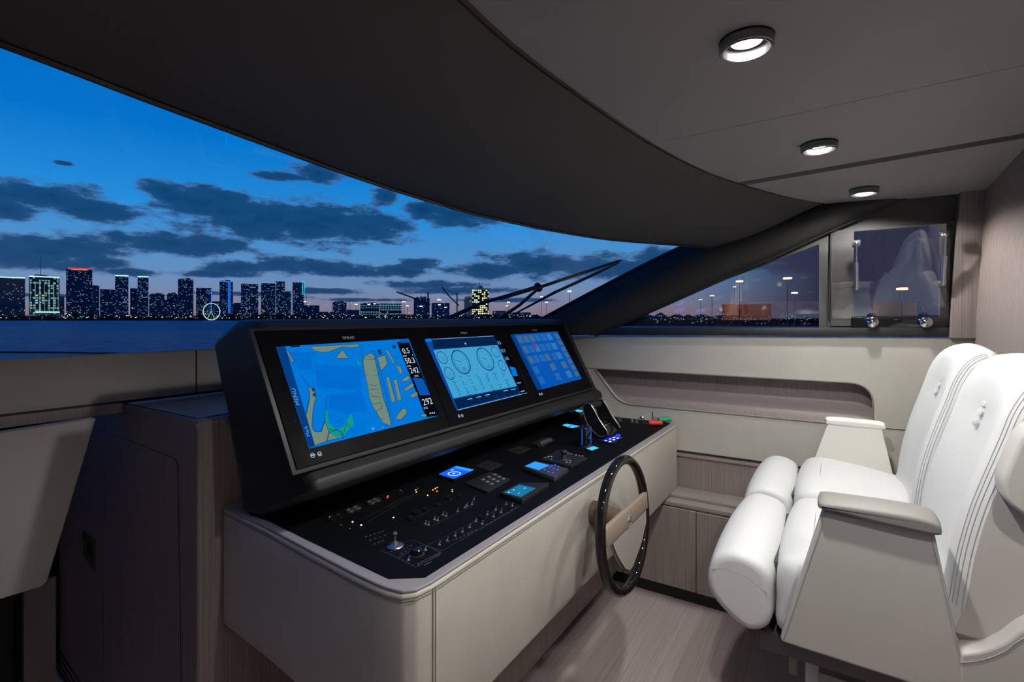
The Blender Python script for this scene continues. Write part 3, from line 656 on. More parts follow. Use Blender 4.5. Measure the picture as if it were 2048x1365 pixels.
# ---------- middle screen: engine gauges
r2 = display(1, 'middle display screen showing two large round engine gauges')
m = MB(); quad(m, [c4(125, 290), c4(840, 250), c4(1105, 800), c4(432, 972)], OF); scr = part(m, 'screen', r2, SB3)
m = MB(); quad(m, [c4(195, 290), c4(785, 258), c4(822, 343), c4(212, 383)], OF+.0006); quad(m, [c4(400, 862), c4(1000, 742), c4(1032, 805), c4(440, 955)], OF+.0006); part(m, 'menu_bar', scr, emis('screen_dark_navy', rgb(6, 34, 72), 1.0))
m = MB(); quad(m, [c4(785, 255), c4(840, 250), c4(1102, 798), c4(1040, 812)], OF+.0008); part(m, 'data_bar', scr, SK)
m = MB(); quad(m, [c4(207, 394), c4(815, 346), c4(1003, 735), c4(398, 853)], OF+.0009); part(m, 'gauge_area', scr, SY)
m = MB(); quad(m, [c4(932, 548), c4(985, 560), c4(1012, 640), c4(965, 640)], OF+.0014); quad(m, [c4(125, 290), c4(185, 284), c4(192, 312), c4(138, 320)], OF+.0014); part(m, 'inset_map', scr, SB)
m = MB()
for c_, r_ in (((470, 508), .053), ((702, 480), .054)):
    ringp(m, c4(*c_), r_, .0052, OF+.0022, 48); ringp(m, c4(*c_), r_-.012, .0012, OF+.0022, 40, 150, 400)
    O = sc(*c4(*c_), OF+.0022)
    for k in range(11):
        t_ = math.radians(215-25*k); a_ = O+Vector((1, 0, 0))*math.cos(t_)*(r_-.010)+SU*math.sin(t_)*(r_-.010); b_ = O+Vector((1, 0, 0))*math.cos(t_)*(r_-.018)+SU*math.sin(t_)*(r_-.018)
        q_ = (b_-a_).normalized().cross(SN)*.0008; m.add([a_-q_, b_-q_, b_+q_, a_+q_], [(0, 1, 2, 3)])
    b_ = O + Vector((-.032, 0, 0)) + SU*.012; q_ = (b_-O).normalized().cross(SN)*.002; m.add([O-q_, b_, O+q_], [(0, 1, 2)])
for c_ in ((290, 467), (357, 617), (797, 412), (861, 541)):
    ringp(m, c4(*c_), .0265, .003, OF+.0022, 32); O = sc(*c4(*c_), OF+.0022)
    b_ = O + Vector((.008, 0, 0)) - SU*.014; q_ = (b_-O).normalized().cross(SN)*.0012; m.add([O-q_, b_, O+q_], [(0, 1, 2)])
text_geo(m, '00', sc(*c4(500, 572), OF+.0022), (1, 0, 0), SU, .018); text_geo(m, '00', sc(*c4(733, 546), OF+.0022), (1, 0, 0), SU, .014)
rnd = random.Random(5)
for row in range(7):
    for col in range(7):
        a_ = Vector((398, 640)).lerp(Vector((880, 590)), col/6) + Vector((row*14, row*34)) + Vector((-30+row*2, 0))
        if row > 4 and col > 5: continue
        x, y = a_.x, a_.y+20
        ribbon(m, [c4(x, y), c4(x+rnd.uniform(16, 44), y-3)], .0016, OF+.0022)
        if rnd.random() < .7: quad(m, [c4(x+18, y+12), c4(x+32, y+10), c4(x+34, y+17), c4(x+20, y+19)], OF+.0022, .0002)
part(m, 'gauge_lines', scr, emis('screen_gauge_line', rgb(16, 74, 120), 1.0))
m = MB()
for s_, x, y, sz in (('0.5', 836, 325, .022), ('50.3', 872, 402, .022), ('242', 908, 476, .022)): text_geo(m, s_, sc(*c4(x, y), OF+.0018), (1, 0, 0), SU, sz)
for x, y in ((555, 860), (640, 842), (722, 822), (900, 780), (970, 768)): ribbon(m, [c4(x-26, y+4), c4(x+20, y-6)], .003, OF+.0018)
ribbon(m, [c4(440, 966), c4(1098, 800)], .002, OF+.0018); ribbon(m, [c4(200, 292), c4(780, 260)], .0016, OF+.0018); ribbon(m, [c4(1040, 790), c4(1075, 780)], .004, OF+.0018); ribbon(m, [c4(1005, 708), c4(1040, 702)], .004, OF+.0018)
ringp(m, c4(512, 332), .005, .005, OF+.0018, 14)
part(m, 'readout', scr, emis('screen_soft_white', rgb(140, 190, 220), 1.0))
m = MB()
for (x, y) in ((452, 1022), (482, 1017)): ringp(m, c4(x, y), 0.0058, 0.0028, OF+.0006, 18)
part(m, 'bezel_icon', r2, MATS['icon_white'])
m = MB(); text_geo(m, 'SIMRAD', sc(925, 668.5, OF+.0006), (1, 0, 0), SU, .0135); part(m, 'bezel_lettering', r2, LOGO)
# ---------- starboard screen: home menu
r3 = display(2, 'starboard display screen, nearest the side wall, showing a blue menu of tiles')
m = MB(); quad(m, [c4(945, 246), c4(1390, 213), c4(1625, 664), c4(1203, 776)], OF); scr = part(m, 'screen', r3, SB2)
m = MB(); quad(m, [c4(945, 246), c4(975, 244), c4(1245, 764), c4(1203, 776)], OF+.0006)
def bil(u, v):
    A_, B_, C2, D_ = Vector(c4(975, 244)), Vector(c4(1390, 213)), Vector(c4(1625, 664)), Vector(c4(1245, 764))
    p_ = A_.lerp(B_, u).lerp(D_.lerp(C2, u), v); return (p_.x, p_.y)
part(m, 'menu_bar', scr, SD)
groups = {0: MB(), 1: MB(), 2: MB(), 3: MB()}; rnd = random.Random(11)
for i in range(6):
    for j in range(5):
        if j > 2 and i in (1, 4, 2): continue
        u0, v0 = .04+i*.135, .03+j*.19; q_ = groups[rnd.choice((0, 0, 1, 2) if i < 5 else (1, 1, 2))]
        quad(q_, [bil(u0, v0), bil(u0+.105, v0), bil(u0+.105, v0+.13), bil(u0, v0+.13)], OF+.0006)
quad(groups[3], [bil(.30, .20), bil(.37, .20), bil(.37, .28), bil(.30, .28)], OF+.0012)
for k in range(7): quad(groups[2], [bil(.9, .05+k*.13), bil(.985, .05+k*.13), bil(.985, .15+k*.13), bil(.9, .15+k*.13)], OF+.0006)
part(groups[0], 'menu_tile', scr, ST1); part(groups[1], 'menu_tile', scr, emis('screen_tile_pale', rgb(50, 118, 180), 1.0)); part(groups[2], 'menu_tile', scr, emis('screen_tile_olive', rgb(66, 104, 140), 1.0)); part(groups[3], 'menu_tile', scr, SR)
m = MB(); text_geo(m, 'B', sc(*c4(1337, 452), OF+.002), (1, 0, 0), SU, .03); ringp(m, c4(1335, 452), .022, .003, OF+.002, 24); part(m, 'menu_symbol', scr, SD)
m = MB()
for (x, y) in ((1222, 812), (1242, 808)): ringp(m, c4(x, y), 0.0058, 0.0034, OF+.0006, 18)
part(m, 'bezel_icon', r3, MATS['icon_white'])
m = MB(); text_geo(m, 'SIMRAD', sc(1067, 662.5, OF+.0006), (1, 0, 0), SU, .0135); part(m, 'bezel_lettering', r3, LOGO)

# ================================================================== CONTROLS ON THE PANEL
def k5(x, y): return (560+x/4.096, 880+y/4.096)
def k6(x, y): return (860+x/3.938, 780+y/3.938)
ZP = 0.0026
def cp(px, py, dz=0): return ct(px, py, ZP+dz)
# printed frames, lines and legends
m = MB()
def pline(pts, w=.0012, loop=False, mbx=None):
    P = [cp(*p_, .0003) for p_ in pts]; n = len(P)
    for i in range(n if loop else n-1):
        a_, b_ = P[i], P[(i+1) % n]; d_ = b_-a_
        if d_.length < 1e-6: continue
        q_ = d_.normalized().cross(Vector((0, 0, 1)))*w/2; (mbx or m).add([a_-q_, b_-q_, b_+q_, a_+q_], [(0, 1, 2, 3)])
pline([k5(1205, 868), k5(1905, 512), k5(1965, 545), k5(1325, 912)], .0012, True)
pline([k5(820, 905), k5(1080, 820), k5(1180, 858), k5(960, 968)], .0012, True)
pline([k5(965, 970), k5(1180, 860), k5(1325, 930), k5(1115, 1045)], .0012, True)
pline([k5(1110, 640), k5(1480, 455)], .001); pline([k5(1240, 712), k5(1610, 520)], .001)
pline([k5(690, 640), k5(860, 560), k5(960, 500), k5(1110, 445), k5(1240, 405)], .001); pline([k5(720, 670), k5(880, 580), k5(1000, 510), k5(1180, 440), k5(1260, 415)], .001); pline([k5(880, 555), k5(1010, 480), k5(1130, 430)], .0008)
part(m, 'printed_frame', pan, mat('panel_print', (0.06, 0.07, 0.08, 1), 0.5))
m = MB()
leg = [('BOW THRUSTER', 740, 770, .009), ('STERN THRUSTER', 790, 792, .009), ('WINDLASS', 760, 815, .009), ('NAV LIGHTS', 1010, 860, .008), ('SEARCHLIGHT', 1030, 885, .008)]
xd = Vector((1, 0, 0)); yd = Vector((0, 1, 0))
def words_line(x0_, y0_, x1_, y1_, n, size=.007):
    for k in range(n):
        a_ = Vector(k5(x0_, y0_)).lerp(Vector(k5(x1_, y1_)), (k+.5)/n); 
        pline([(a_.x-2.2, a_.y+1.2), (a_.x+2.0, a_.y-1.1)], .0022, mbx=m)
for a_ in ((1120, 1022, 1310, 925, 9), (1130, 1035, 1310, 942, 8), (1180, 1030, 1240, 1000, 3), (1370, 845, 1620, 735, 8), (1680, 705, 1950, 548, 8), (690, 800, 860, 745, 5), (720, 830, 880, 775, 4), (760, 860, 860, 820, 3), (1000, 905, 1090, 860, 3), (980, 940, 1080, 890, 3), (900, 920, 960, 900, 2)):
    words_line(*a_)
part(m, 'printed_legend', pan, mat('panel_print_pale', (0.14, 0.15, 0.18, 1), 0.5))
# toggle switches
def toggle(px, py, tilt=0.6):
    c_ = cp(px, py); t_ = MB().lathe(c_, (0, 0, 1), [(0.0042, 0), (0.0042, 0.001), (0.0026, 0.002), (0.0022, 0.0035), (0, 0.004)], 12)
    t_.tube([c_+Vector((0, 0, 0.003)), c_+Vector((0, -0.003*tilt, 0.007)), c_+Vector((0, -0.005*tilt, 0.009))], 0.0018, 8, rs=[.001, .0013, .0016]); t_.ball(c_+Vector((0, -0.005*tilt, 0.0093)), .0017, 8)
    return t_.build('toggle_switch', SWM, pan)
for x, y in ((1305, 862), (1368, 828), (1433, 790), (1493, 757), (1552, 720), (1603, 672), (1655, 692), (1697, 613), (1748, 632), (1765, 577), (1810, 597), (1850, 530), (1900, 543),
             (1190, 692), (1215, 700), (1265, 655), (1290, 663), (1335, 618), (1360, 628), (1455, 590), (1515, 557), (1530, 542), (1570, 533), (1588, 490), (1190, 905), (1052, 988)):
    toggle(*k5(x, y))
# ring buttons
for x, y in ((575, 590), (628, 568), (745, 522), (792, 502)):
    c_ = cp(*k5(x, y)); b_ = MB().lathe(c_, (0, 0, 1), [(0.0125, 0), (0.0125, 0.005), (0.0115, 0.006), (0.0105, 0.005), (0.0105, 0.002), (0, 0.002)], 24).build('push_button', DMETAL, pan)
for x, y in ((1120, 600), (1200, 575), (1300, 540), (1385, 480), (1080, 650), (1480, 470), (425, 655), (490, 635), (1650, 640), (1780, 545)):
    c_ = cp(*k5(x, y)); MB().lathe(c_, (0, 0, 1), [(0.012, 0), (0.012, 0.004), (0.010, 0.0055), (0.009, 0.004), (0, 0.004)], 24).build('blank_knob', GLOSS, pan)
LED = {'o': emis('led_amber', rgb(255, 150, 60), 3.5), 'r': emis('led_red', rgb(255, 60, 50), 3.5), 'g': emis('led_green', rgb(170, 210, 60), 2.5), 'w': emis('led_white', rgb(240, 235, 200), 3.0), 'd': emis('led_dim', rgb(90, 80, 80), 1.0)}
for x, y, k in ((1113, 413, 'o'), (1117, 430, 'o'), (1253, 413, 'o'), (1272, 402, 'o'), (1288, 393, 'o'), (1287, 424, 'o'), (1410, 413, 'g'), (1412, 427, 'g'), (1210, 457, 'w'), (930, 640, 'w'), (595, 675, 'w'), (665, 702, 'w'), (885, 464, 'r'), (880, 475, 'r'),
                (500, 700, 'd'), (573, 730, 'd'), (985, 415, 'd'), (1000, 425, 'd'), (1130, 400, 'd'), (640, 565, 'd')):
    MB().lathe(cp(*k5(x, y)), (0, 0, 1), [(0.0023, 0), (0.0023, 0.0008), (0.0015, 0.0018), (0, 0.0022)], 10).build('indicator_lamp', LED[k], pan)
def kit(name, px, py, label, cat, group=None): return empty(name, cp(px, py), label, cat, group)
# chrome joystick
r = kit('joystick', 790, 1092, 'small chrome joystick near the rounded port corner of the panel', 'joystick')
c_ = cp(790, 1093)
MB().lathe(c_, (0, 0, 1), [(0.021, 0), (0.0215, 0.0015), (0.019, 0.004), (0.012, 0.0055), (0.007, 0.008), (0.006, 0.011), (0, 0.012)], 32).build('base_ring', STEEL, r)
MB().lathe(c_, (0, 0, 1), [(0.0035, 0.008), (0.0032, 0.022), (0.0055, 0.026), (0.0062, 0.031), (0.0045, 0.035), (0, 0.0362)], 20).build('lever', CHROME, r)
r = kit('rotary_control', 833, 1108, 'round black rotary knob in the framed box at the port corner', 'knob')
MB().lathe(cp(833, 1109), (0, 0, 1), [(0.017, 0), (0.017, 0.002), (0.0145, 0.003), (0.0135, 0.012), (0.012, 0.0135), (0, 0.0135)], 30).build('dial', GLOSS, r)
MB().lathe(cp(833, 1109), (0, 0, 1), [(0.0185, 0), (0.0185, 0.001), (0.0172, 0.0012)], 30).build('skirt', DMETAL, r)
# generic tilted instrument box: px corners of its top face
def topz(pts, z): return [ct(x, y, z) for x, y in pts]
def slab(pts, z, th, name, m_, r, bev=0.001): return MB().prism(topz(pts, z), (0, 0, -th)).build(name, m_, r, bev=bev)
ICY = emis('display_cyan_glow', rgb(60, 170, 240), 1.5); IBL = emis('display_blue', rgb(20, 90, 225), 1.3); ITE = emis('display_teal', rgb(30, 120, 165), 1.0); IWH = emis('display_white', rgb(190, 225, 255), 2.0)
ILB = emis('display_light_blue', rgb(45, 140, 245), 1.4)
# autopilot display
r = kit('autopilot_display', 912, 946, 'small square display glowing blue with a white compass ring', 'display')
q = [k5(1285, 282), k5(1440, 205), k5(1612, 242), k5(1428, 330)]
slab(q, .012, .0095, 'case', GLOSS, r)
sq = slab([k5(1300, 282), k5(1440, 214), k5(1590, 245), k5(1427, 320)], .0128, .0006, 'screen', IBL, r, 0)
slab([k5(1425, 228), k5(1450, 216), k5(1585, 245), k5(1555, 260)], .0134, .0004, 'header', ILB, sq, 0)
m = MB(); O = ct(*k5(1428, 278), .0138)
for i in range(32):
    a0_, a1_ = 2*math.pi*i/32, 2*math.pi*(i+1)/32
    m.add([O+Vector((math.cos(t_)*q_, math.sin(t_)*q_, 0)) for t_, q_ in ((a0_, .020), (a0_, .0235), (a1_, .0235), (a1_, .020))], [(0, 1, 2, 3)])
m.box(O+Vector((0, .002, 0)), (.010, .004, .0003)); m.box(O+Vector((.030, .034, 0)), (.014, .004, .0003)); m.build('compass_ring', IWH, sq, smooth=False)
# keypad
r = kit('keypad', 980, 968, 'black keypad with nine small square keys beside the autopilot display', 'keypad')
slab([k5(1510, 352), k5(1720, 262), k5(1885, 322), k5(1700, 425)], .010, .0075, 'case', BLACK, r)
KEY = mat('keypad_key', (0.16, 0.15, 0.16, 1), 0.35)
for i in range(3):
    for j in range(3):
        a_ = Vector(k5(1662, 326)).lerp(Vector(k5(1722, 300)), i/1.0 if False else i*0.5*1.6) + Vector((j*8.5, j*4.4))*1.0
        c_ = ct(a_.x, a_.y, .012); MB().box(c_, (.0125, .0115, .004)).build('key', KEY, r, bev=.001, seg=1)
# teal touch display
r = kit('touch_display', 1042, 985, 'black instrument with a teal touch screen tilted above the panel edge', 'display')
slab([k5(1800, 432), k5(1965, 352), (1098, 966), (1045, 1000), ], .018, .0155, 'case', BLACK, r)
slab([k6(583, 808), k6(704, 747), k6(832, 776), k6(716, 845)], .0188, .0006, 'screen', ITE, r, 0)
m = MB()
for (x, y) in ((660, 790), (700, 815), (745, 775), (620, 808)): c_ = ct(*k6(x, y), .0194); m.box(c_, (.006, .003, .0002))
c_ = ct(*k6(770, 822), .0190)
m.build('screen_symbol', IWH, r, smooth=False)
# control unit with light blue screen and round keys
r = kit('control_unit', 1080, 940, 'black control unit with a light blue screen and round lit keys', 'control unit')
slab([k6(735, 604), k6(828, 558), k6(1090, 618), k6(980, 690)], .020, .0175, 'case', DMETAL, r, .002)
slab([k6(750, 600), k6(826, 567), k6(940, 594), k6(858, 632)], .0208, .0006, 'screen', ILB, r, 0)
LK = emis('lit_key_blue', rgb(70, 80, 200), 1.2)
for x, y in ((905, 632), (945, 612), (985, 595), (935, 648), (975, 625), (1012, 608), (968, 655), (1005, 632), (960, 600)):
    MB().lathe(ct(*k6(x, y), .020), (0, 0, 1), [(.0045, 0), (.0045, .002), (.003, .003), (0, .003)], 14).build('key', LK, r)
# joystick pad beside it
r = kit('camera_controller', 1130, 915, 'black control pad with a round joystick and small pale keys', 'control unit')
slab([k6(870, 548), k6(1010, 470), k6(1240, 535), k6(1110, 600)], .012, .0095, 'case', BLACK, r)
MB().lathe(ct(*k6(1055, 545), .012), (0, 0, 1), [(.022, 0), (.020, .003), (.012, .006), (.009, .016), (.013, .022), (.013, .030), (.009, .034), (0, .035)], 28).build('stick', BLACK, r)
KW = mat('pale_key', (0.30, 0.30, 0.32, 1), 0.4)
for x, y in ((905, 535), (930, 528), (955, 526), (955, 548), (1035, 490), (1060, 495), (1085, 500), (1110, 506), (1150, 515), (1175, 520), (1200, 522), (1105, 560), (1075, 572), (1100, 575)):
    MB().box(ct(*k6(x, y), .0125), (.008, .006, .003)).build('key', KW, r, bev=.0008, seg=1)
# small cylinder knob with lever
r = kit('trim_control', 1088, 888, 'low black lever control standing between the keypads and the display housing', 'control')
slab([k6(800, 420), k6(900, 370), k6(980, 395), k6(880, 452)], .006, .0035, 'base', BLACK, r)
MB().cyl(ct(*k6(858, 432), .016), ct(*k6(945, 398), .016), .012, n=20).build('barrel', DMETAL, r)
# small push keys with faint print
r = kit('key_strip', 1040, 898, 'flat black strip of tiny unlit keys behind the small displays', 'keypad')
slab([k6(600, 478), k6(700, 440), k6(800, 462), k6(700, 510)], .004, .0015, 'plate', BLACK, r)
for x, y in ((635, 470), (665, 462), (700, 468), (735, 476), (770, 470), (690, 490), (740, 490)): MB().box(ct(*k6(x, y), .005), (.006, .004, .002)).build('key', DMETAL, r)
r = kit('key_strip', 978, 928, 'flat black cluster of unlit keys just behind the nine key keypad', 'keypad')
slab([k5(1590, 215), k5(1700, 165), k5(1830, 205), k5(1720, 255)], .004, .0015, 'plate', BLACK, r)
for x, y in ((1640, 210), (1680, 190), (1730, 200), (1780, 210), (1700, 225), (1740, 235), (1770, 195)): MB().box(ct(*k5(x, y), .005), (.007, .005, .002)).build('key', DMETAL, r)
# thruster lever column (two small lever heads with lit displays)
r = kit('thruster_lever', 1170, 880, 'dark upright lever block edged with blue light, standing beside the throttle', 'lever')
A = cp(1170, 892)
MB().prism([A+Vector((-.030, -.02, 0)), A+Vector((.034, -.02, 0)), A+Vector((.034, .032, 0)), A+Vector((-.030, .032, 0))], (0, 0, .085)).build('block', GLOSS, r, bev=.010, seg=4)
MB().box(A+Vector((-.031, .0, .045)), (.002, .004, .07)).box(A+Vector((.018, -.0205, .045)), (.004, .002, .075)).build('light_edge', emis('edge_glow', rgb(20, 90, 200), 1.0), r)
MB().lathe(A+Vector((-.004, -.006, 0)), (0, 0, 1), [(.03, 0), (.03, .003), (.026, .005), (0, .005)], 30).build('base_ring', STEEL, r)
def mini(pxs, label, em, z=.010, cat='display'):
    cx_ = sum(p_[0] for p_ in pxs)/4; cy_ = sum(p_[1] for p_ in pxs)/4
    big = [(cx_+(p_[0]-cx_)*1.25, cy_+(p_[1]-cy_)*1.35) for p_ in pxs]
    r_ = kit('small_display', cx_, cy_, label, cat); slab(big, z, z-ZP, 'case', GLOSS, r_); o_ = slab(pxs, z+.0008, .0006, 'screen', em, r_, 0)
    return r_, o_
r, o = mini([k6(1232, 462), k6(1290, 444), k6(1330, 458), k6(1275, 478)], 'tiny cyan display at the foot of the thruster lever', ICY)
m = MB(); m.box(ct(*k6(1275, 462), .0112), (.012, .002, .0003)).box(ct(*k6(1300, 458), .0112), (.008, .002, .0003)).build('screen_symbol', IWH, o, smooth=False)
r, o = mini([k6(1042, 280), k6(1072, 268), k6(1182, 286), k6(1120, 302)], 'narrow cyan display in front of the thruster lever, nearer the display housing', ICY, .02)
m = MB(); m.box(ct(*k6(1105, 286), .0212), (.03, .006, .0003)).build('screen_symbol', SK, o, smooth=False)
r, o = mini([k6(1140, 166), k6(1158, 156), k6(1216, 162), k6(1180, 178)], 'small cyan display farthest back, beside the throttle top', ICY, .055)
r, o = mini([k6(1345, 400), k6(1420, 365), k6(1500, 380), k6(1430, 418)], 'pad of square keys glowing violet blue below the throttle levers', emis('pad_glow', rgb(25, 25, 140), 1.2), .008, 'keypad')
for x, y in ((1385, 402), (1420, 388), (1450, 376), (1418, 408), (1448, 394), (1478, 382)): MB().box(ct(*k6(x, y), .0095), (.014, .009, .001)).build('key', IWH, o, smooth=False)
# throttle: twin chrome edged levers on a ribbed drum
TX = 1203
r = kit('throttle_control', TX, 860, 'twin lever throttle with chrome edges and black grips', 'throttle')
A = cp(1215, 872)
Xa = A.x; Yc = A.y+0.05
drum = [(Yc + .075*math.cos(math.radians(a_)), .055*math.sin(math.radians(a_))) for a_ in range(0, 181, 15)]
MB().prism([Vector((Xa-.035, y_, ZT+ZP+z_)) for y_, z_ in drum], (.115, 0, 0)).build('drum', GLOSS, r, bev=.003)
m = MB()
for k in range(7):
    a_ = math.radians(60+14*k if False else 25+16*k); c_ = Vector((0, Yc+.0765*math.cos(a_), ZT+ZP+.0565*math.sin(a_)))
    m.cyl(Vector((Xa-.020, c_.y, c_.z)), Vector((Xa+.066, c_.y, c_.z)), .002, n=8)
m.build('drum_rib', STEEL, r)
for k, xo in enumerate((-.052, .092)):
    P = [Vector((Xa+xo, Yc-.072, ZT+.028)), Vector((Xa+xo, Yc-.030, ZT+.085)), Vector((Xa+xo, Yc+.005, ZT+.142)), Vector((Xa+xo, Yc+.022, ZT+.156)), Vector((Xa+xo, Yc+.045, ZT+.148)), Vector((Xa+xo, Yc+.052, ZT+.12)), Vector((Xa+xo, Yc+.03, ZT+.06)), Vector((Xa+xo, Yc-.02, ZT+.012)), Vector((Xa+xo, Yc-.055, ZT+.010))]
    P = spline(P, 5, True); lo_ = MB().prism(P, (.012, 0, 0)).build('lever', GLOSS, r, bev=.002)
    xe = -.001 if k == 0 else .013
    MB().tube([p_+Vector((xe, 0, 0)) for p_ in P], .0026, 8, loop=True).build('chrome_edge', EDGE, lo_)
MB().cyl((Xa-.048, Yc+.030, ZT+.136), (Xa+.020, Yc+.030, ZT+.136), .0155, n=24).build('grip', BLACK, r, bev=.003)
MB().cyl((Xa+.026, Yc+.030, ZT+.136), (Xa+.094, Yc+.030, ZT+.136), .0155, n=24).build('grip', BLACK, r, bev=.003)
MB().lathe((Xa+.02, Yc-.095, ZT+ZP), (0, 0, 1), [(.012, 0), (.012, .006), (.008, .008), (0, .008)], 20).build('glow_button', emis('throttle_glow', rgb(40, 60, 220), 1.6), r)
# starter knobs and lanyards
def knob(px, py, label, mm, rr=.012, hh=.018, cat='knob'):
    r_ = kit('rotary_switch', px, py, label, cat); c_ = cp(px, py)
    MB().lathe(c_, (0, 0, 1), [(rr*1.4, 0), (rr*1.4, .002), (rr, .004), (rr, hh), (rr*.8, hh+.003), (0, hh+.003)], 22).build('dial', mm, r_)
    MB().box(c_+Vector((0, 0, hh+.005)), (rr*1.7, rr*.4, .006)).build('grip', STEEL, r_, bev=.001); return r_
knob(*k6(1442, 240), 'small rotary switch with a green light behind the throttle', BLACK)
MB().lathe(cp(*k6(1440, 232), .024), (0, 0, 1), [(.004, 0), (.004, .002), (0, .003)], 12).build('pilot_lamp', emis('led_turquoise', rgb(120, 230, 200), 2.0), bpy.data.objects['rotary_switch'])
knob(*k6(1490, 248), 'small steel topped rotary switch right of the green lit one', DMETAL)
knob(*k6(1590, 258), 'steel topped rotary switch midway between throttle and red key float, port one of the pair', DMETAL, .010, .010)
knob(*k6(1625, 262), 'steel topped rotary switch nearest the red key float, starboard one of the pair', DMETAL, .010, .010)
def float_key(px, py, px2, py2, m_, label):
    r_ = kit('key_float', px, py, label, 'key float'); a_ = cp(px, py, .014); b_ = cp(px2, py2, .014)
    MB().tube([a_.lerp(b_, t_) for t_ in (0, .06, .5, .94, 1)], .014, 20, rs=[.008, .013, .014, .013, .008]).build('float', m_, r_)
    k_ = a_ + (a_-b_).normalized()*.016
    MB().tube([a_+Vector((0, 0, -.002)), k_+Vector((0, .01, 0)), k_+Vector((0, .012, .014)), a_+Vector((0, .004, .008))], .0018, 8, loop=True).build('cord', BLACK, r_)
float_key(*k6(1718, 262), *k6(1830, 262), RED, 'red rubber key float lying at the starboard end of the console')
float_key(*k6(1795, 236), *k6(1900, 232), GREEN, 'green rubber key float lying behind the red one')
r = kit('ignition_key', *k6(1757, 225), 'black headed ignition key standing in its lock beside the floats', 'key'); c_ = cp(*k6(1757, 228))
MB().lathe(c_, (0, 0, 1), [(.014, 0), (.014, .004), (.010, .006), (0, .006)], 20).build('lock', STEEL, r)
MB().box(c_+Vector((0, 0, .024)), (.026, .007, .036)).build('key_head', BLACK, r, bev=.003)
r = kit('ignition_lock', *k6(1672, 222), 'empty steel ignition lock left of the black headed key', 'lock'); c_ = cp(*k6(1672, 222))
MB().lathe(c_, (0, 0, 1), [(.014, 0), (.014, .004), (.010, .010), (0, .010)], 20).build('lock_barrel', STEEL, r)

# ================================================================== STEERING WHEEL
WC = Vector((1.66, 0.605, E-0.690)); tl = math.radians(4)
Uw = Vector((0, math.sin(tl), math.cos(tl))); Nw = Vector((0, -math.cos(tl), math.sin(tl)))     # Nw towards the helmsman
wh = empty('steering_wheel', WC, 'black lacquered steering wheel with tan leather spokes on the console front', 'steering wheel')
def wp(x, u, n=0): return WC + Vector((x, 0, 0)) + Uw*u + Nw*n
RW = 0.208
MB().tube([wp(RW*math.cos(k*math.pi/40), RW*math.sin(k*math.pi/40)) for k in range(80)], .0165, 20, loop=True).build('rim', LACQ, wh)
MB().prism([wp(-.198, .052, .0), wp(-.198, -.008, .0), wp(.198, -.008, .0), wp(.198, .052, .0)], Nw*.018).build('spoke', TAN, wh, bev=.005)
MB().prism([wp(x, u, .0) for x, u in ((-.150, -.010), (.188, -.010), (.180, -.055), (.120, -.105), (.02, -.150), (-.02, -.150), (-.062, -.125), (-.120, -.06))], Nw*.014).build('hub_cover', mat('wheel_hub_leather', (0.34, 0.30, 0.265, 1), 0.5), wh, bev=.005)
MB().tube([wp(x, u, .0145) for x, u in ((-.150, -.012), (-.120, -.06), (-.062, -.125), (-.02, -.148))], .0022, 8).build('hub_trim', CHROME, wh)
MB().cyl(wp(0, .01, -.005), Vector((WC.x+.01, YF-.0005, WC.z+.01)), .030, .040, 28).build('column', BROWN, wh)
m = MB(); O = wp(0, 0.0, .0185)
m.tube([wp(.013*math.cos(t_), .012+.013*math.sin(t_), .019) for t_ in [math.radians(a_) for a_ in range(-30, 211, 20)]], .0022, 6)
m.tube([wp(-.012, .0, .019), wp(.012, .0, .019)], .0022, 6); m.tube([wp(-.012, -.008, .016), wp(.012, -.008, .016)], .0022, 6); m.ball(wp(0, .012, .020), .004, 8)
m.build('emblem', CHROME, wh)

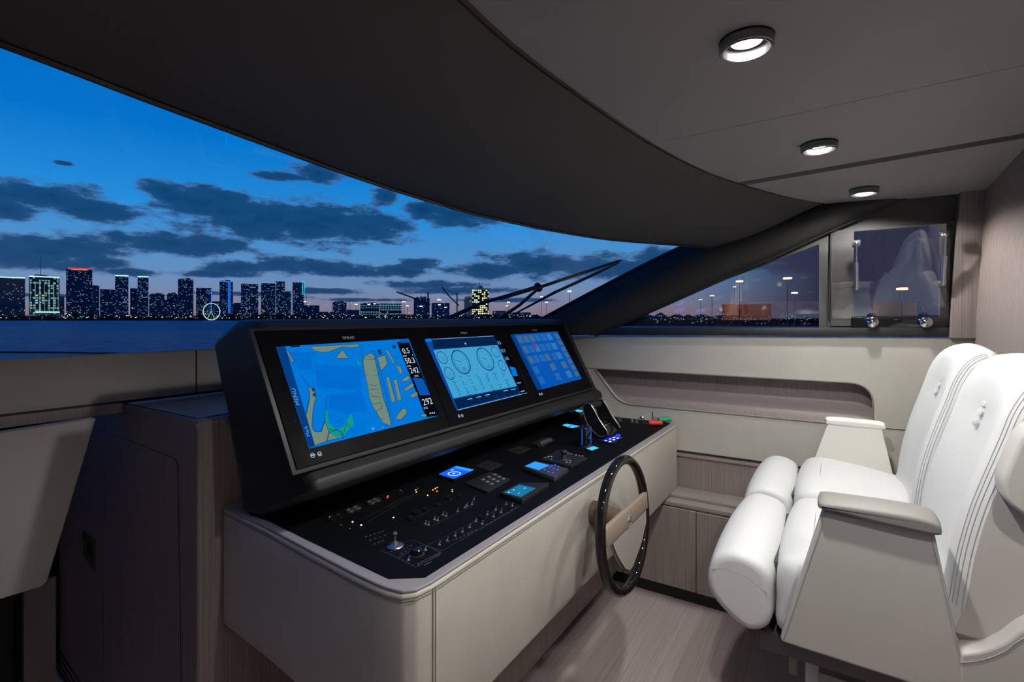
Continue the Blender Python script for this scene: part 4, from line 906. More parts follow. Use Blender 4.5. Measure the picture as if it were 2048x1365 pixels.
# ================================================================== HELM SEATS
GLO = mat('seat_mark', (0.62, 0.62, 0.62, 1), 0.4)
def seat(xs, label, side):
    w_ = 0.575 if side == 0 else 0.55; x0_, x1_ = xs, xs+w_
    r = empty('helm_chair', (xs+w_/2, -0.1, 0), label, 'helm chair', 'pair of helm chairs')
    bp = pf([(-.19, -.70), (-.200, -.60), (-.213, -.50), (-.232, -.41), (-.252, -.34), (-.280, -.25), (-.300, -.185), (-.330, -.130), (-.370, -.100), (-.405, -.102), (-.425, -.14), (-.43, -.24), (-.425, -.40), (-.39, -.56), (-.365, -.70)], 4)
    bx1 = x0_+.505; st_ = [(x0_ + .045*(1-math.cos(math.pi/2*i/6)), .045*(1-math.sin(math.pi/2*i/6)), 0) for i in range(7)]
    st_ += [(x0_+.045+(bx1-x0_-.09)*i/12, 0, math.sin(math.pi*i/12)) for i in range(1, 12)] + [(x0_+bx1-x_, d_, 0) for x_, d_, _ in st_[:7][::-1]]
    rg = []
    for x_, d_, s_ in st_:
        ring = []
        for i_, p_ in enumerate(inset2(bp, d_)):
            k_ = min(max((-.13-bp[i_].y)/.10, 0), 1) if bp[i_].x > -.36 else 0          # hollow below the shoulders, crowned on top
            ring.append(Vector((x_, p_.x - .020*s_*k_, E+p_.y + (.012*s_ if bp[i_].y > -.16 else 0))))
        rg.append(ring)
    b_ = MB().loft(rg).build('backrest', WHITE, r, ang=80)
    sp_ = inset2(bp, .034); MB().prism([Vector((x0_-.0015, p_.x, E+p_.y)) for p_ in sp_], (.006, 0, 0)).build('side_panel', GREYL, r, bev=.002)  # grey slab puts the shade on the white leather's side into colour
    # piping and quilting lines on both edges of the backrest
    st = MB()
    front = [p_ for p_ in bp if p_.y > -.66 and p_.x > -.43 and not (p_.x < -.36 and p_.y < -.2)]
    fr = spline([(-.194, -.66, 0), (-.200, -.60, 0), (-.213, -.50, 0), (-.232, -.41, 0), (-.252, -.34, 0), (-.280, -.25, 0), (-.300, -.185, 0), (-.330, -.130, 0), (-.370, -.100, 0), (-.395, -.1005, 0)], 5)
    for dx in (.0030, .0075, .0125, .0180):
        ins = .045*(1-math.sin(math.acos(1-dx/.045)))
        for s_, xe in ((1, x0_),):
            ip = [Vector((p_.x, p_.y)) for p_ in fr]; q_ = []
            for i, p_ in enumerate(ip):
                a_ = ip[max(i-1, 0)]; c_ = ip[min(i+1, len(ip)-1)]; e_ = (c_-a_).normalized(); n_ = Vector((-e_.y, e_.x)); q_.append(Vector((xe+s_*dx-.0004, p_.x + n_.x*(ins-.0006), E+p_.y + n_.y*(ins-.0006))))
            st.tube(q_, .0008, 5)
    st.build('stitching', STITCH, r)
    # small raised marks
    mk = MB()
    for k in range(3):
        z_ = E-.210-.024*k; y_ = -.310+.009*k*1.0
        for dx in (-.009, .009): mk.box((xs+.255+dx, y_+.002, z_), (.011, .006, .015), M=Matrix.Rotation(math.radians(28), 3, 'X'))
    mk.build('raised_mark', GLO, r, bev=.0015)
    cpf = pf([(.118, -.80), (.132, -.72), (.130, -.65), (.110, -.612), (.06, -.598), (-.04, -.606), (-.14, -.622), (-.215, -.64), (-.24, -.70), (-.23, -.80), (-.05, -.815)], 4)
    padded(cpf, x0_+.002, x1_-.002, .04, dome=.010, mid=8).build('seat_cushion', WHITE, r, ang=80)
    st = MB(); st.tube([Vector((x0_+.075+.41*k/8, .055-.0, E-.5975+.0095*math.sin(math.pi*k/8))) for k in range(9)], .0014, 5)
    st.build('stitching', STITCH, r)
    bo = pf([(.148, -.785), (.142, -.72), (.148, -.655), (.180, -.626), (.235, -.618), (.280, -.643), (.298, -.69), (.292, -.74), (.250, -.785), (.195, -.812)], 4)
    fb = padded(bo, x0_+.004, x1_-.006, .022, dome=.010, mid=8).build('footrest_bolster', WHITE, r, ang=80)
    st = MB()
    ip = [(.150, -.700), (.20, -.672), (.25, -.664), (.284, -.672)]
    st.tube([Vector((x0_+.0045, y_, E+z_)) for y_, z_ in ip], .0008, 5); st.build('stitching', STITCH, r)
    MB().box((xs+w_/2, .138, E-.70), (w_*.7, .012, .10)).build('hinge_plate', DMETAL, r)
    # outer shell behind the padding
    MB().box((xs+.252, -.43, E-.45), (.42, .04, .6)).build('back_shell', GREYL, r, bev=.01)
    return r
XN, XF = 1.445, 2.065
s1 = seat(XN, 'white leather helm chair nearest the viewpoint, port one of the pair', 0)
s2 = seat(XF, 'white leather helm chair farther away, next to the side wall', 1)
# port side: arm panel, arm pad, lower side shell and side pad belong to the nearer seat
XA = 1.40
def ap(px, py, X=XA): return at(px, py, X=X)
MB().prism(rounded([ap(1645, 1022), ap(1868, 1060), ap(1919, 1300), ap(1936, 1400), ap(1830, 1372), ap(1558, 1284)], [.01, .01, .02, .02, 0, .015]), (.045, 0, 0)).build('arm_panel', GREYL, s1, bev=.006, seg=3)
st = MB()
st.tube([ap(1651, 1030, XA-.0006), ap(1566, 1282, XA-.0006)], .0011, 5); st.tube([ap(1861, 1064, XA-.0006), ap(1913, 1300, XA-.0006)], .0011, 5); st.build('stitching', STITCH, s1)
pad_ = [(0.036, -.434), (0.026, -.427), (-.06, -.424), (-.14, -.424), (-.176, -.430), (-.184, -.443), (-.176, -.456), (-.10, -.453), (-.02, -.446), (.032, -.441)]
padded(pf(pad_, 3), 1.382, 1.49, .007, dome=.003, n=4).build('arm_pad', ARMT, s1, ang=60)
sh_ = [ap(1921, 1309), ap(1965, 1303), ap(2010, 1285), ap(2048, 1258)]
tp = spline(sh_ + [Vector((XA, -.40, E-.52)), Vector((XA, -.455, E-.40))], 5)
MB().prism(tp + [Vector((XA, -.46, E-.99)), Vector((XA, -.20, E-.99))], (.06, 0, 0)).build('side_shell', GREYL, s1, bev=.008, seg=3)
st = MB(); st.tube([p_+Vector((-.0006, .0, -.018)) for p_ in tp], .0011, 5); st.build('stitching', STITCH, s1)
sp = [ap(2005, 962, 1.385), ap(2009, 998, 1.385), ap(2022, 1014, 1.385), ap(2050, 1034, 1.385), Vector((1.385, -.40, E-.43)), Vector((1.385, -.45, E-.30)), Vector((1.385, -.40, E-.18)), Vector((1.385, -.36, E-.17)), ap(2044, 868, 1.385)]
MB().prism(rounded(sp, .02), (.075, 0, 0)).build('side_bolster', GREYL, s1, bev=.01, seg=3)
# starboard arm of the farther seat, inner face cream
XB = 2.63
def bp_(px, py): return at(px, py, X=XB)
arm = [bp_(1655, 850), bp_(1762, 852), bp_(1786, 950), bp_(1800, 1010), bp_(1600, 1010), bp_(1629, 918)]
MB().prism(rounded(arm, [.01, .01, .0, .02, .02, 0]), (.05, 0, 0)).build('arm_panel', OFFW, s2, bev=.006, seg=3)
padded(pf([(.042, -.448), (.034, -.436), (-.05, -.433), (-.15, -.436), (-.168, -.448), (-.160, -.464), (-.05, -.467), (.034, -.464)], 3), 2.626, 2.69, .010, dome=.003, n=4).build('arm_pad', OFFW, s2, ang=60)
# shared base of the two seats
base = empty('seat_base', (2.0, -.15, 0), 'pale lacquered plinth and frame carrying both helm chairs', 'seat base')
MB().prism([ap(1613, 1338, 1.60), Vector((1.60, -.42, at(1613, 1338, X=1.60).z)), Vector((1.60, -.42, 0)), Vector((1.60, ap(1613, 1338, 1.6).y, 0))], (.92, 0, 0)).build('plinth', GREYBOX, base, bev=.004)
MB().box((1.53, .055, (E-.80)/2), (.03, .03, E-.80)).build('post', GREYBOX, base, bev=.003)
MB().box((1.535, .098, E-.87), (.012, .02, .13)).build('bracket', TAN, base, bev=.002)
MB().box((2.03, -.11, E-.84), (1.10, .56, .05)).build('seat_frame', DMETAL, base, bev=.004)
MB().box((2.05, -.12, E-.90), (.80, .40, .10)).build('seat_riser', BLACK, base, bev=.004)

# ================================================================== OUTSIDE: wipers, rail, water, city, lamps
GP0 = Vector((1.6, 2.05, E-0.10)); GN = (Vector((2.6, 1.80, E-0.08))-GP0).cross(Vector((1.9, 1.0, E+0.40))-GP0).normalized()
if GN.z < 0: GN = -GN
GP0 = GP0 + GN*0.05
def wq(px, py, o_=0.0): return on(px, py, GP0+GN*o_, GN)
WIP = mat('wiper_black', (0.012, 0.014, 0.018, 1), 0.4)
for (armp, blade, lab) in (([(890, 640), (960, 608), (1075, 573)], [(1000, 600), (1088, 572), (1160, 548), (1242, 521)], 'long black windshield wiper, upper one of the crossed pair outside the glass'),
                           ([(995, 640), (1040, 610), (1062, 590), (1078, 577)], [(1020, 633), (1110, 585), (1180, 553), (1238, 525)], 'long black windshield wiper, lower one of the crossed pair outside the glass')):
    a_ = [wq(*p_, .03) for p_ in armp]; b_ = [wq(*p_, .0) for p_ in blade]
    r = empty('windshield_wiper', a_[0], lab, 'windshield wiper', 'windshield wipers outside the glass')
    MB().tube(a_, .010, 8, rs=[.013]+[.010]*(len(a_)-2)+[.008]).build('wiper_arm', WIP, r)
    MB().tube(b_, .007, 8, rs=[.004]+[.009]*(len(b_)-2)+[.006]).build('wiper_blade', WIP, r)
    MB().ball(a_[-1], .022, 10).build('pivot', WIP, r)
# bow rail
rl = empty('bow_rail', (2, 7, E-1.0), 'thin dark rail crossing the water just above the sill at left', 'rail')
RP = [far(-160, 704, 6.6), far(120, 705.5, 7.4), far(250, 707.5, 8), far(440, 704, 8.8)]
MB().tube(RP, .014, 8).build('rail_tube', WIP, rl)
for p_ in (RP[0], RP[-1]): MB().tube([p_, Vector((p_.x, p_.y, E-1.0))], .013, 8).build('stanchion', WIP, rl)
struct(MB().prism([(-1.2, 2.95, E-1.0), (4.6, 2.95, E-1.0), (6.2, 5.5, E-1.0), (5.6, 7.6, E-1.0), (3.5, 9.0, E-1.0), (-1.2, 9.6, E-1.0)], (0, 0, -.2)).build('floor_foredeck', mat('foredeck_paint', (.10, .11, .12, 1), .7), smooth=False))
# water
ZW = E-6.0
wm = bpy.data.materials.new('sea_water'); wm.use_nodes = True; t = wm.node_tree; b_ = t.nodes['Principled BSDF']
b_.inputs['Base Color'].default_value = rgb(3, 60, 112); b_.inputs['Roughness'].default_value = 0.35; b_.inputs['Specular IOR Level'].default_value = 0.25; b_.inputs['IOR'].default_value = 1.33
g_ = t.nodes.new('ShaderNodeTexCoord'); m_1 = t.nodes.new('ShaderNodeMapping'); m_1.inputs['Scale'].default_value = (1, 1, 1)
n1 = t.nodes.new('ShaderNodeTexNoise'); n1.inputs['Scale'].default_value = .35; n1.inputs['Detail'].default_value = 8; n1.inputs['Roughness'].default_value = .65
bu = t.nodes.new('ShaderNodeBump'); bu.inputs['Strength'].default_value = 1.0; bu.inputs['Distance'].default_value = 2.5; n2 = t.nodes.new('ShaderNodeTexNoise'); n2.inputs['Scale'].default_value = .22; n2.inputs['Detail'].default_value = 9; n2.inputs['Roughness'].default_value = .7; cr2 = t.nodes.new('ShaderNodeValToRGB'); cr2.color_ramp.elements[0].position = .38; cr2.color_ramp.elements[1].position = .64; cr2.color_ramp.elements[0].color = rgb(0, 74, 150); cr2.color_ramp.elements[1].color = rgb(70, 180, 238)  # lights and darks of the ripples put into the base colour
t.links.new(g_.outputs['Object'], m_1.inputs[0]); t.links.new(m_1.outputs[0], n1.inputs['Vector']); t.links.new(m_1.outputs[0], n2.inputs['Vector']); t.links.new(n2.outputs[0], cr2.inputs[0]); t.links.new(cr2.outputs[0], b_.inputs['Base Color']); t.links.new(n1.outputs[0], bu.inputs['Height']); t.links.new(bu.outputs[0], b_.inputs['Normal'])
mb = MB(); hf = Vector((ch, sh, 0)); hr = Vector((sh, -ch, 0))
def gp_(d, u): p_ = hf*d + hr*u; return Vector((p_.x, p_.y, ZW))
mb.add([gp_(-50, -9000), gp_(-50, 9000), gp_(9000, 9000), gp_(9000, -9000)], [(0, 1, 2, 3)])
tag(mb.build('water', wm, smooth=False), 'dark blue sea rippling below the skyline', 'water', kind='stuff')

# ---- lit facade material
def facade(name, base, cell=(4.6, 4.2), dens=0.2, cols=((150, 215, 235), (235, 220, 180)), st=1.0, seed=0.0, rows=False):
    m = bpy.data.materials.new(name); m.use_nodes = True; t = m.node_tree; N_ = t.nodes; b = N_['Principled BSDF']
    b.inputs['Base Color'].default_value = base; b.inputs['Roughness'].default_value = 0.6
    def M_(op, *a):
        n = N_.new('ShaderNodeMath'); n.operation = op
        for i, v in enumerate(a):
            if isinstance(v, (int, float)): n.inputs[i].default_value = v
            else: t.links.new(v, n.inputs[i])
        return n.outputs[0]
    g = N_.new('ShaderNodeTexCoord'); s = N_.new('ShaderNodeSeparateXYZ'); t.links.new(g.outputs['Object'], s.inputs[0]); oi = N_.new('ShaderNodeObjectInfo')
    x = M_('DIVIDE', M_('ADD', M_('ADD', s.outputs[0], M_('MULTIPLY', s.outputs[1], 1.0)), 500.0), cell[0]); z = M_('DIVIDE', M_('ADD', s.outputs[2], 300.0), cell[1])
    fx, fz = M_('FLOOR', x), M_('FLOOR', z); c = N_.new('ShaderNodeCombineXYZ'); t.links.new(fx, c.inputs[0]); t.links.new(fz, c.inputs[1]); t.links.new(M_('ADD', M_('MULTIPLY', oi.outputs['Random'], 91.0), seed), c.inputs[2])
    if rows: t.links.new(M_('MULTIPLY', fx, 0.0), c.inputs[0])
    wn = N_.new('ShaderNodeTexWhiteNoise'); t.links.new(c.outputs[0], wn.inputs['Vector'])
    lit = M_('GREATER_THAN', wn.outputs['Value'], 1-dens)
    win = M_('MULTIPLY', M_('LESS_THAN', M_('ABSOLUTE', M_('SUBTRACT', M_('FRACT', x), .5)), .36), M_('LESS_THAN', M_('ABSOLUTE', M_('SUBTRACT', M_('FRACT', z), .5)), .30))
    sc_ = N_.new('ShaderNodeSeparateColor'); t.links.new(wn.outputs['Color'], sc_.inputs[0])
    e = M_('MULTIPLY', M_('MULTIPLY', lit, win), M_('MULTIPLY', M_('ADD', M_('MULTIPLY', sc_.outputs[0], sc_.outputs[0]), .15), st))
    mxx = N_.new('ShaderNodeMix'); mxx.data_type = 'RGBA'; t.links.new(M_('GREATER_THAN', sc_.outputs[1], .72), mxx.inputs[0]); mxx.inputs[6].default_value = rgb(*cols[0]); mxx.inputs[7].default_value = rgb(*cols[1])
    t.links.new(mxx.outputs[2], b.inputs['Emission Color']); t.links.new(e, b.inputs['Emission Strength'])
    return m
FD = facade('navy_tower_facade', rgb(105, 132, 165), dens=.15, st=.32)
FB = facade('busy_tower_facade', rgb(105, 135, 170), dens=.24, st=.38)
FQ = facade('quiet_tower_facade', rgb(95, 125, 158), dens=.06, st=.4)
FL = facade('floodlit_facade', rgb(60, 90, 110), cell=(8, 9), dens=.4, cols=((150, 225, 235), (230, 240, 215)), st=.6)
FP = facade('lit_storey_facade', rgb(70, 86, 110), cell=(9, 8), dens=.85, cols=((110, 190, 225), (210, 225, 220)), st=.9, rows=True)
FI = facade('industrial_facade', rgb(60, 66, 66), cell=(7, 7), dens=.55, cols=((240, 225, 140), (190, 235, 190)), st=2.6)
NW = emis('neon_white', rgb(190, 240, 255), 1.6); NB = emis('neon_blue', rgb(40, 120, 255), 1.3); NC = emis('neon_cyan', rgb(40, 220, 230), 1.2); NR = emis('neon_red', rgb(255, 40, 50), 1.6)
GROUND = ZW
def tower(px0, px1, py, D, fm, label, depth=.8, cat='building', crown=None, tilt=0, name='building', base_y=None):
    ua = (px0+px1)/2; ang_ = math.atan((ua-1024)/FOC); x0_ = (px0-1024)/FOC*D; x1_ = (px1-1024)/FOC*D; top_ = E + (638-py)/FOC*D; w_ = (x1_-x0_)*math.cos(ang_); depth *= .6; h_ = top_-GROUND
    c_ = hf*(D+w_*depth/2) + hr*((x0_+x1_)/2)
    r = empty(name, (c_.x, c_.y, GROUND), label, cat); r.rotation_euler = (0, 0, HEAD-math.pi/2-ang_+tilt)
    r['_w'] = (0, 0, 0)
    MB().box((0, 0, h_/2), (w_, w_*depth, h_)).build('tower_block' if h_ > 60 else 'block', fm, r, smooth=False)
    return r, w_, h_
def sub(r, name, c, d, m): return MB().box(c, d).build(name, m, r, smooth=False)
rt = random.Random(21)
DD = 1900
T = [  # px0, px1, top, dist, facade, label, extras
 (-25, 40, 554, 1900, FQ, 'dark tower cut by the left edge of the picture, white light along its roof', 'w'),
 (48, 110, 553, 1850, FL, 'pale floodlit tower with a tall mast, second from the left edge', 'wam'),
 (124, 177, 539, 1900, FD, 'tall dark tower with a red lit roof line', 'r'),
 (178, 196, 571, 2050, FQ, 'narrow dark tower just right of the red roofed one', ''),
 (195, 228, 579, 2000, FD, 'wide mid height block left of the white roofed tower', ''),
 (226, 253, 551, 1900, FB, 'slim tower with a white lit roof, left one of two like it', 'w'),
 (258, 274, 577, 2050, FQ, 'low tower between the two white roofed towers', ''),
 (272, 294, 553, 1900, FB, 'slim tower with a white lit roof, right one of two like it', 'w'),
 (294, 325, 589, 1950, FD, 'squat block right of the second white roofed tower', 'p'),
 (331, 353, 588, 2050, FQ, 'low dark block left of the plain square tower', 'p'),
 (352, 383, 559, 1900, FD, 'plain square topped tower left of the ferris wheel', 'p'),
 (388, 420, 576, 1950, FB, 'tower behind the ferris wheel with a blue lit right edge', 'b'),
 (436, 463, 563, 1900, FD, 'tower with a broad vertical stripe of blue light', 'Bp'),
 (478, 513, 568, 1900, FB, 'wide tower dotted with lit windows, right of the blue striped one', ''),
 (519, 548, 567, 1950, FB, 'wide tower dotted with lit windows, left of the stepped tower', ''),
 (550, 568, 563, 1900, FB, 'slim half of the stepped tower, taller part', ''),
 (567, 581, 583, 1950, FD, 'lower block leaning against the stepped tower', ''),
 (583, 606, 565, 1900, FD, 'tower with a cyan neon outline on its right corner', 'c'),
 (603, 636, 611, 2000, FQ, 'low dark block right of the cyan outlined tower', ''),
 (663, 691, 605, 1900, FD, 'small square block standing alone left of the lit car park', 'p'),
 (690, 717, 620, 2000, FQ, 'lowest dark block beside the lit car park', ''),
 (718, 756, 608, 1850, FP, 'car park building with blue lit storeys', 'p'),
 (757, 801, 607, 1900, FP, 'long building with pale lit storeys right of the car park', ''),
 (826, 858, 596, 1900, FQ, 'dark silo like block under the left port crane', 'p'),
 (862, 898, 606, 2000, FQ, 'dark warehouse block in the middle of the port', ''),
 (928, 944, 595, 1900, FQ, 'dark narrow block left of the floodlit works', ''),
 (944, 977, 580, 1850, FI, 'industrial works glowing with yellow green lights', 'I'),
 (985, 1012, 622, 1900, FQ, 'low port shed behind the wiper arms', ''),
 (1020, 1062, 625, 1950, FD, 'low port building at the right end of the harbour', ''),
 (108, 126, 593, 2150, FQ, 'low block between the floodlit tower and the red roofed tower', ''),
 (322, 333, 600, 2150, FQ, 'low sliver of a block under the thin tower crane', ''),
 (416, 438, 603, 2200, FQ, 'low dark block between the ferris wheel and the blue striped tower', ''),
 (462, 480, 606, 2200, FQ, 'low dark block right of the blue striped tower', ''),
 (636, 664, 624, 2150, FQ, 'lowest distant shed before the lone square block', ''),
]
for (a_, b2, py, D, fm, lab, ex) in T:
    r, w_, h_ = tower(a_, b2, py, D, fm, lab)
    yf = -w_*.24
    sub(r, 'podium', (0, yf-2, 9), (w_*1.12, 12, 18), FD)
    if 'w' in ex: sub(r, 'roof_light', (0, yf-.6, h_-1.5), (w_*1.0, 1.2, 3.5), NW)
    if 'r' in ex:
        sub(r, 'roof_sign', (-w_*.02, yf-.8, h_+2.2), (w_*.80, 1.5, 4.5), NR); sub(r, 'roof_plant', (0, 0, h_+2.5), (w_*.7, w_*.4, 5), FQ)
        sub(r, 'roof_light', (0, yf-.9, h_-.8), (w_*.62, 1.2, 1.8), emis('neon_amber', rgb(255, 200, 130), 1.2))
    if 'a' in ex:
        sub(r, 'roof_plant', (-w_*.1, 0, h_+3), (w_*.45, w_*.4, 6), FQ); MB().tube([(-w_*.12, 0, h_), (-w_*.12, 0, h_+75)], .9, 6, rs=[1.2, .4]).build('mast', BLACK, r)
        for k in range(7): sub(r, 'light_strip', (-w_*.45+w_*.15*k, yf-.5, h_*.53), (1.6, 1, h_*.70), emis('strip_%d' % k, rgb(150, 210, 215), .35+.25*(k % 3)))
        sub(r, 'floodlit_base', (w_*.1, yf-5, 30), (w_*.8, 3, 5), emis('flood_base', rgb(190, 250, 240), 1.0))
    if 'b' in ex: sub(r, 'light_strip', (w_*.47, yf-.5, h_*.6), (2.5, 1, h_*.75), NB)
    if 'B' in ex: sub(r, 'light_strip', (w_*.22, yf-.5, h_*.58), (8.5, 1, h_*.80), emis('stripe_blue', rgb(30, 105, 220), 1.0)); sub(r, 'light_strip', (w_*.02, yf-.5, h_-1), (w_*.9, 1, 2), NB)
    if 'c' in ex:
        P_ = [(w_*.38, yf-1, h_-45), (w_*.38, yf-1, h_+4), (w_*.52, yf-1, h_+4), (w_*.52, yf-1, h_-45)]
        MB().tube(rounded([Vector(p_) for p_ in P_], 3), 1.0, 6, loop=True).build('neon_outline', NC, r)
    if 'p' in ex: sub(r, 'roof_plant', (w_*.1, 0, h_+2.5), (w_*.4, w_*.3, 5), FQ); sub(r, 'roof_plant', (-w_*.25, 0, h_+1.5), (w_*.2, w_*.2, 3.5), FQ)
    if 'I' in ex:
        sub(r, 'stack', (0, 0, h_+2), (w_*.25, w_*.2, 26), FQ); sub(r, 'stack', (w_*.35, 0, h_-2), (w_*.2, w_*.2, 14), FQ); MB().tube([(-w_*.05, 0, h_), (-w_*.05, 0, h_+30)], .8, 6).build('mast', BLACK, r)
# ---- ferris wheel
D = 1640
c_ = far(423, 623.5, D); r = empty('ferris_wheel', (c_.x, c_.y, GROUND), 'white lit ferris wheel on the shore in front of the towers', 'ferris wheel')
R_ = 16.6/FOC*D
def fwp(x, z, y=0): return c_ + hr*x + hf*y + Vector((0, 0, z))
MB().tube([fwp(R_*math.cos(k*math.pi/30), R_*math.sin(k*math.pi/30)) for k in range(60)], 1.15, 6, loop=True).build('rim', emis('wheel_white', rgb(200, 235, 240), 1.1), r)
m = MB()
for k in range(12): a_ = k*math.pi/6; m.tube([fwp(0, 0), fwp(R_*math.cos(a_), R_*math.sin(a_))], .25, 4)
m.build('spoke', emis('wheel_spoke', rgb(80, 140, 150), .8), r)
MB().tube([fwp(-R_*.45, -R_*.9, -3), fwp(0, 0, -3), fwp(R_*.45, -R_*.9, -3)], .9, 6).build('support', emis('wheel_support', rgb(170, 215, 215), 1.0), r)
m = MB()
for k in range(20): a_ = k*math.pi/10; p_ = fwp(R_*1.03*math.cos(a_), R_*1.03*math.sin(a_)-1.5); m.box(p_, (2, 2, 2))
m.build('cabin', emis('wheel_cabin', rgb(120, 170, 180), .8), r)
# ---- port cranes
CR = mat('crane_dark_steel', rgb(40, 60, 82), 0.7)
def crane(pts, D, label, thick=1.6):
    P_ = [[far(x, y, D) for x, y in l_] for l_ in pts]
    r_ = empty('port_crane', (P_[0][0].x, P_[0][0].y, GROUND), label, 'crane')
    names = ['mast', 'jib', 'stay', 'counter_jib', 'leg', 'leg']
    for nme, l_ in zip(names, P_): MB().tube(l_, thick if nme in ('mast', 'jib', 'leg') else thick*.35, 5).build(nme, CR, r_)
    return r_
crane([[(856, 640), (856, 585)], [(793, 584), (826, 596), (860, 610)], [(856, 586), (800, 586)]], 1800, 'port crane with a long jib sloping down to the left', 2.6)
crane([[(914, 640), (914, 586)], [(884, 575), (896, 590), (918, 612)], [(914, 588), (888, 577)]], 1800, 'port crane with a steeply raised jib, middle of the harbour', 2.2)
crane([[(613, 640), (613, 590)], [(600, 594), (630, 595)], [(613, 588), (628, 595)]], 1850, 'thin tower crane right of the cyan outlined tower', .8)
crane([[(325, 620), (325, 587)], [(316, 591), (334, 592)], [(325, 587), (333, 592)]], 1800, 'thin tower crane above the squat block', .8)
crane([[(700, 625), (700, 600)], [(690, 603), (716, 604)], [(700, 600), (714, 604)]], 1850, 'thin tower crane left of the lit car park', .8)
crane([[(938, 640), (938, 592)], [(930, 594), (950, 594)], [(938, 590), (948, 594)]], 1750, 'thin crane in front of the floodlit works', 1.0)
# ---- shore strip with trees, and the twinkling lights along it
m = MB(); rs_ = random.Random(4); rings = []
for k in range(190):
    px = -220 + k*9.3; h_ = 12 + 9*rs_.random() + (6 if rs_.random() > .8 else 0)
    D = 1700; a_ = far(px, 638, D); hh = h_
    rings.append([Vector((a_.x, a_.y, ZW-.5)), Vector((a_.x, a_.y, ZW+hh*.8)), Vector((a_.x, a_.y, ZW+hh))+hf*8, Vector((a_.x, a_.y, ZW+hh))+hf*22, Vector((a_.x, a_.y, ZW-.5))+hf*40])
m.loft(rings, caps=True); tag(m.build('shoreline_trees', mat('dark_trees', rgb(12, 26, 40), 0.9), smooth=False), 'dark continuous belt of trees and quay along the far shore', 'shore', kind='stuff')
for cn, col, n_, st_ in (('white', (220, 240, 255), 210, 1.6), ('cyan', (90, 210, 220), 80, 1.2), ('amber', (255, 190, 110), 70, 1.6), ('blue', (50, 110, 255), 22, 1.2)):
    m = MB()
    for k in range(n_):
        px = rs_.uniform(-60, 1075); py = 637.5 - abs(rs_.gauss(0, 5)) if rs_.random() < .8 else rs_.uniform(605, 636)
        if px > 850: py = 637 - abs(rs_.gauss(0, 7))
        c2 = far(px, py, 1690+0*k); s_ = rs_.uniform(.7, 2.1); m.box(c2, (s_*rs_.uniform(.7, 1.8), s_, s_*.8))
    tag(m.build('shore_lights', emis('shore_light_'+cn, rgb(*col), st_), smooth=False), 'scattered %s pinpoint lights along the far shore' % cn, 'lights', kind='stuff')
# ---- harbour lamps: mast with a bright head
def lamp(px, py, D, label, col, size, pole=True, st=6.0, yb=640, heads=1):
    c2 = far(px, py, D); r_ = empty('harbour_lamp', (c2.x, c2.y, ZW), label, 'street lamp')
    if pole: MB().tube([Vector((c2.x, c2.y, ZW)), c2], size*.12, 6).build('pole', STEEL if col == 'n' else MATS['lamp_pole'], r_)
    MB().box(c2, (size*1.5, size*1.5, size*.4), rz=HEAD-math.pi/2).build('lamp_head', emis('lamp_glow', rgb(*col), st), r_, bev=size*.1, seg=1)
mat('lamp_pole', rgb(70, 80, 95), 0.6)
for px, py, lab, col, sz in ((610, 604, 'bright white harbour lamp right of the cyan outlined tower', (255, 240, 225), 5), (808, 604, 'white harbour lamp left of the dark silo like block', (255, 235, 220), 6), (815, 612, 'lower white harbour lamp by the dark silo like block', (255, 235, 220), 5),
        (842, 613, 'white harbour lamp in front of the dark silo like block', (255, 230, 210), 5), (878, 600, 'brightest harbour lamp, between the two port cranes', (255, 225, 215), 7), (879, 610, 'harbour lamp just under the brightest one', (255, 225, 215), 5), (891, 615, 'harbour lamp right of the brightest one', (255, 225, 215), 4.5),
        (738, 609, 'harbour lamp above the car park, left one', (255, 240, 230), 4.5), (749, 608, 'harbour lamp above the car park, right one', (255, 240, 230), 4.5), (1017, 605, 'amber harbour lamp between the wipers, upper one', (255, 200, 160), 6), (1014, 612, 'amber harbour lamp between the wipers, lower one', (255, 190, 140), 5),
        (1093, 605, 'lone amber harbour lamp right of the wipers', (255, 190, 150), 6), (1083, 594, 'white harbour lamp glimpsed between the wiper blades', (220, 230, 255), 5), (712, 609, 'white harbour lamp left of the car park', (235, 240, 255), 4.5)):
    lamp(px, py, 1660, lab, col, sz)
lamp(1139, 583, 400, 'tall harbour lamp with a pale green head against the windshield pillar', (170, 235, 225), 1.9)
for px, py, D, lab, col, sz in ((1479, 563, 220, 'tall orange lamp in the left half of the triangular side window', (255, 190, 120), 1.5), (1575, 557, 200, 'tall twin headed orange lamp in the middle of the triangular side window', (255, 200, 140), 1.6), (1424, 592, 330, 'small orange lamp low in the triangular side window', (255, 185, 110), 1.4),
        (1401, 600, 330, 'small white lamp left of the low orange one', (220, 230, 255), 1.0), (1589, 586, 220, 'bright white lamp below the twin headed one', (225, 240, 255), 1.3), (1469, 574, 330, 'faint amber lamp beside the tall orange one', (255, 190, 120), 1.0), (1804, 578, 160, 'tall orange lamp seen through the opening side window', (255, 195, 120), 1.5)):
    lamp(px, py, D, lab, col, sz)
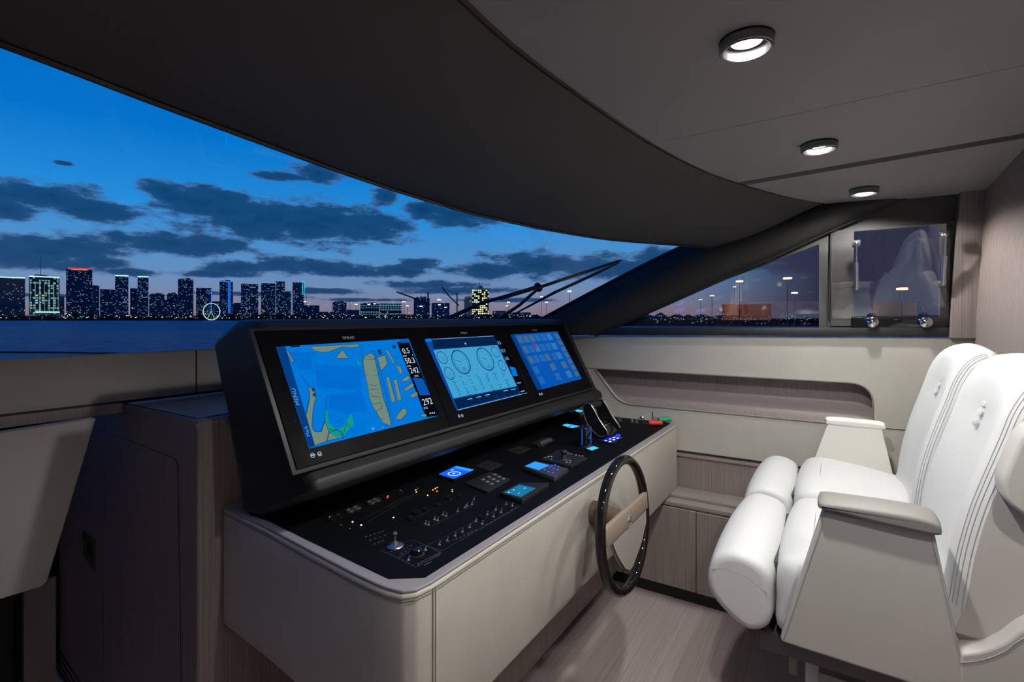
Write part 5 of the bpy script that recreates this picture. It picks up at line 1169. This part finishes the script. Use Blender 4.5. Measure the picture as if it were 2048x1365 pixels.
for px, py, D in ((1479, 563, 222), (1575, 557, 205), (1804, 578, 162)):
    l_ = bpy.data.lights.new('harbour_glow', 'POINT'); l_.energy = 3000; l_.color = (1, .75, .5); l_.shadow_soft_size = 1; lo = bpy.data.objects.new('harbour_glow', l_); C.objects.link(lo); lo.location = far(px, py, D) + Vector((0, 0, -1.5)) + hf*20
# ---- starboard shore and container stacks beyond the side windows
QY = mat('quay_dark', rgb(14, 22, 34), 0.9)
rings = []
for k in range(60):
    px = 1090+k*18; D = 430; a_ = far(px, 638, D); hh = 5.5+2.5*rs_.random(); rings.append([Vector((a_.x, a_.y, ZW-.3)), Vector((a_.x, a_.y, ZW+hh)), Vector((a_.x, a_.y, ZW+hh))+hf*20, Vector((a_.x, a_.y, ZW-.3))+hf*30])
tag(MB().loft(rings).build('quay_bank', QY, smooth=False), 'low dark quay bank beyond the side windows', 'quay', kind='stuff')
OC = mat('orange_container_steel', rgb(190, 95, 50), 0.6)
def containers(px0, px1, py0, D, label, nx, nz):
    a_ = far(px0, 640, D); w_ = (px1-px0)/FOC*D; h_ = (640-py0)/FOC*D
    r_ = empty('container_stack', (a_.x, a_.y, ZW), label, 'shipping containers')
    for i in range(nx):
        for j in range(nz):
            MB().box(a_+hr*(w_*(i+.5)/nx)+Vector((0, 0, h_*(j+.5)/nz-.2)), (w_/nx*.985, 3, h_/nz*.97), rz=HEAD-math.pi/2).build('container', OC, r_, smooth=False)
containers(1446, 1540, 608, 250, 'low orange container stack seen through the triangular side window', 3, 3)
containers(1750, 1828, 604, 200, 'dull orange container stack seen through the opening side window', 3, 3)
m = MB()
for k in range(130):
    px = rs_.uniform(1300, 1645); c2 = far(px, 640-abs(rs_.gauss(0, 5)) if rs_.random() < .5 else rs_.uniform(628, 648), 240); s_ = rs_.uniform(.12, .35); m.box(c2, (s_*rs_.uniform(1, 5), s_, s_*.8))
for k in range(14):
    c2 = far(rs_.uniform(1830, 1880), rs_.uniform(600, 632), 300); m.box(c2, (.4, .4, .3))
tag(m.build('quay_lights', emis('quay_light', rgb(170, 205, 255), .9), smooth=False), 'scattered pinpoint lights on the quay beyond the side windows', 'lights', kind='stuff')
for o in bpy.data.objects:
    if '_w' in o: del o['_w']
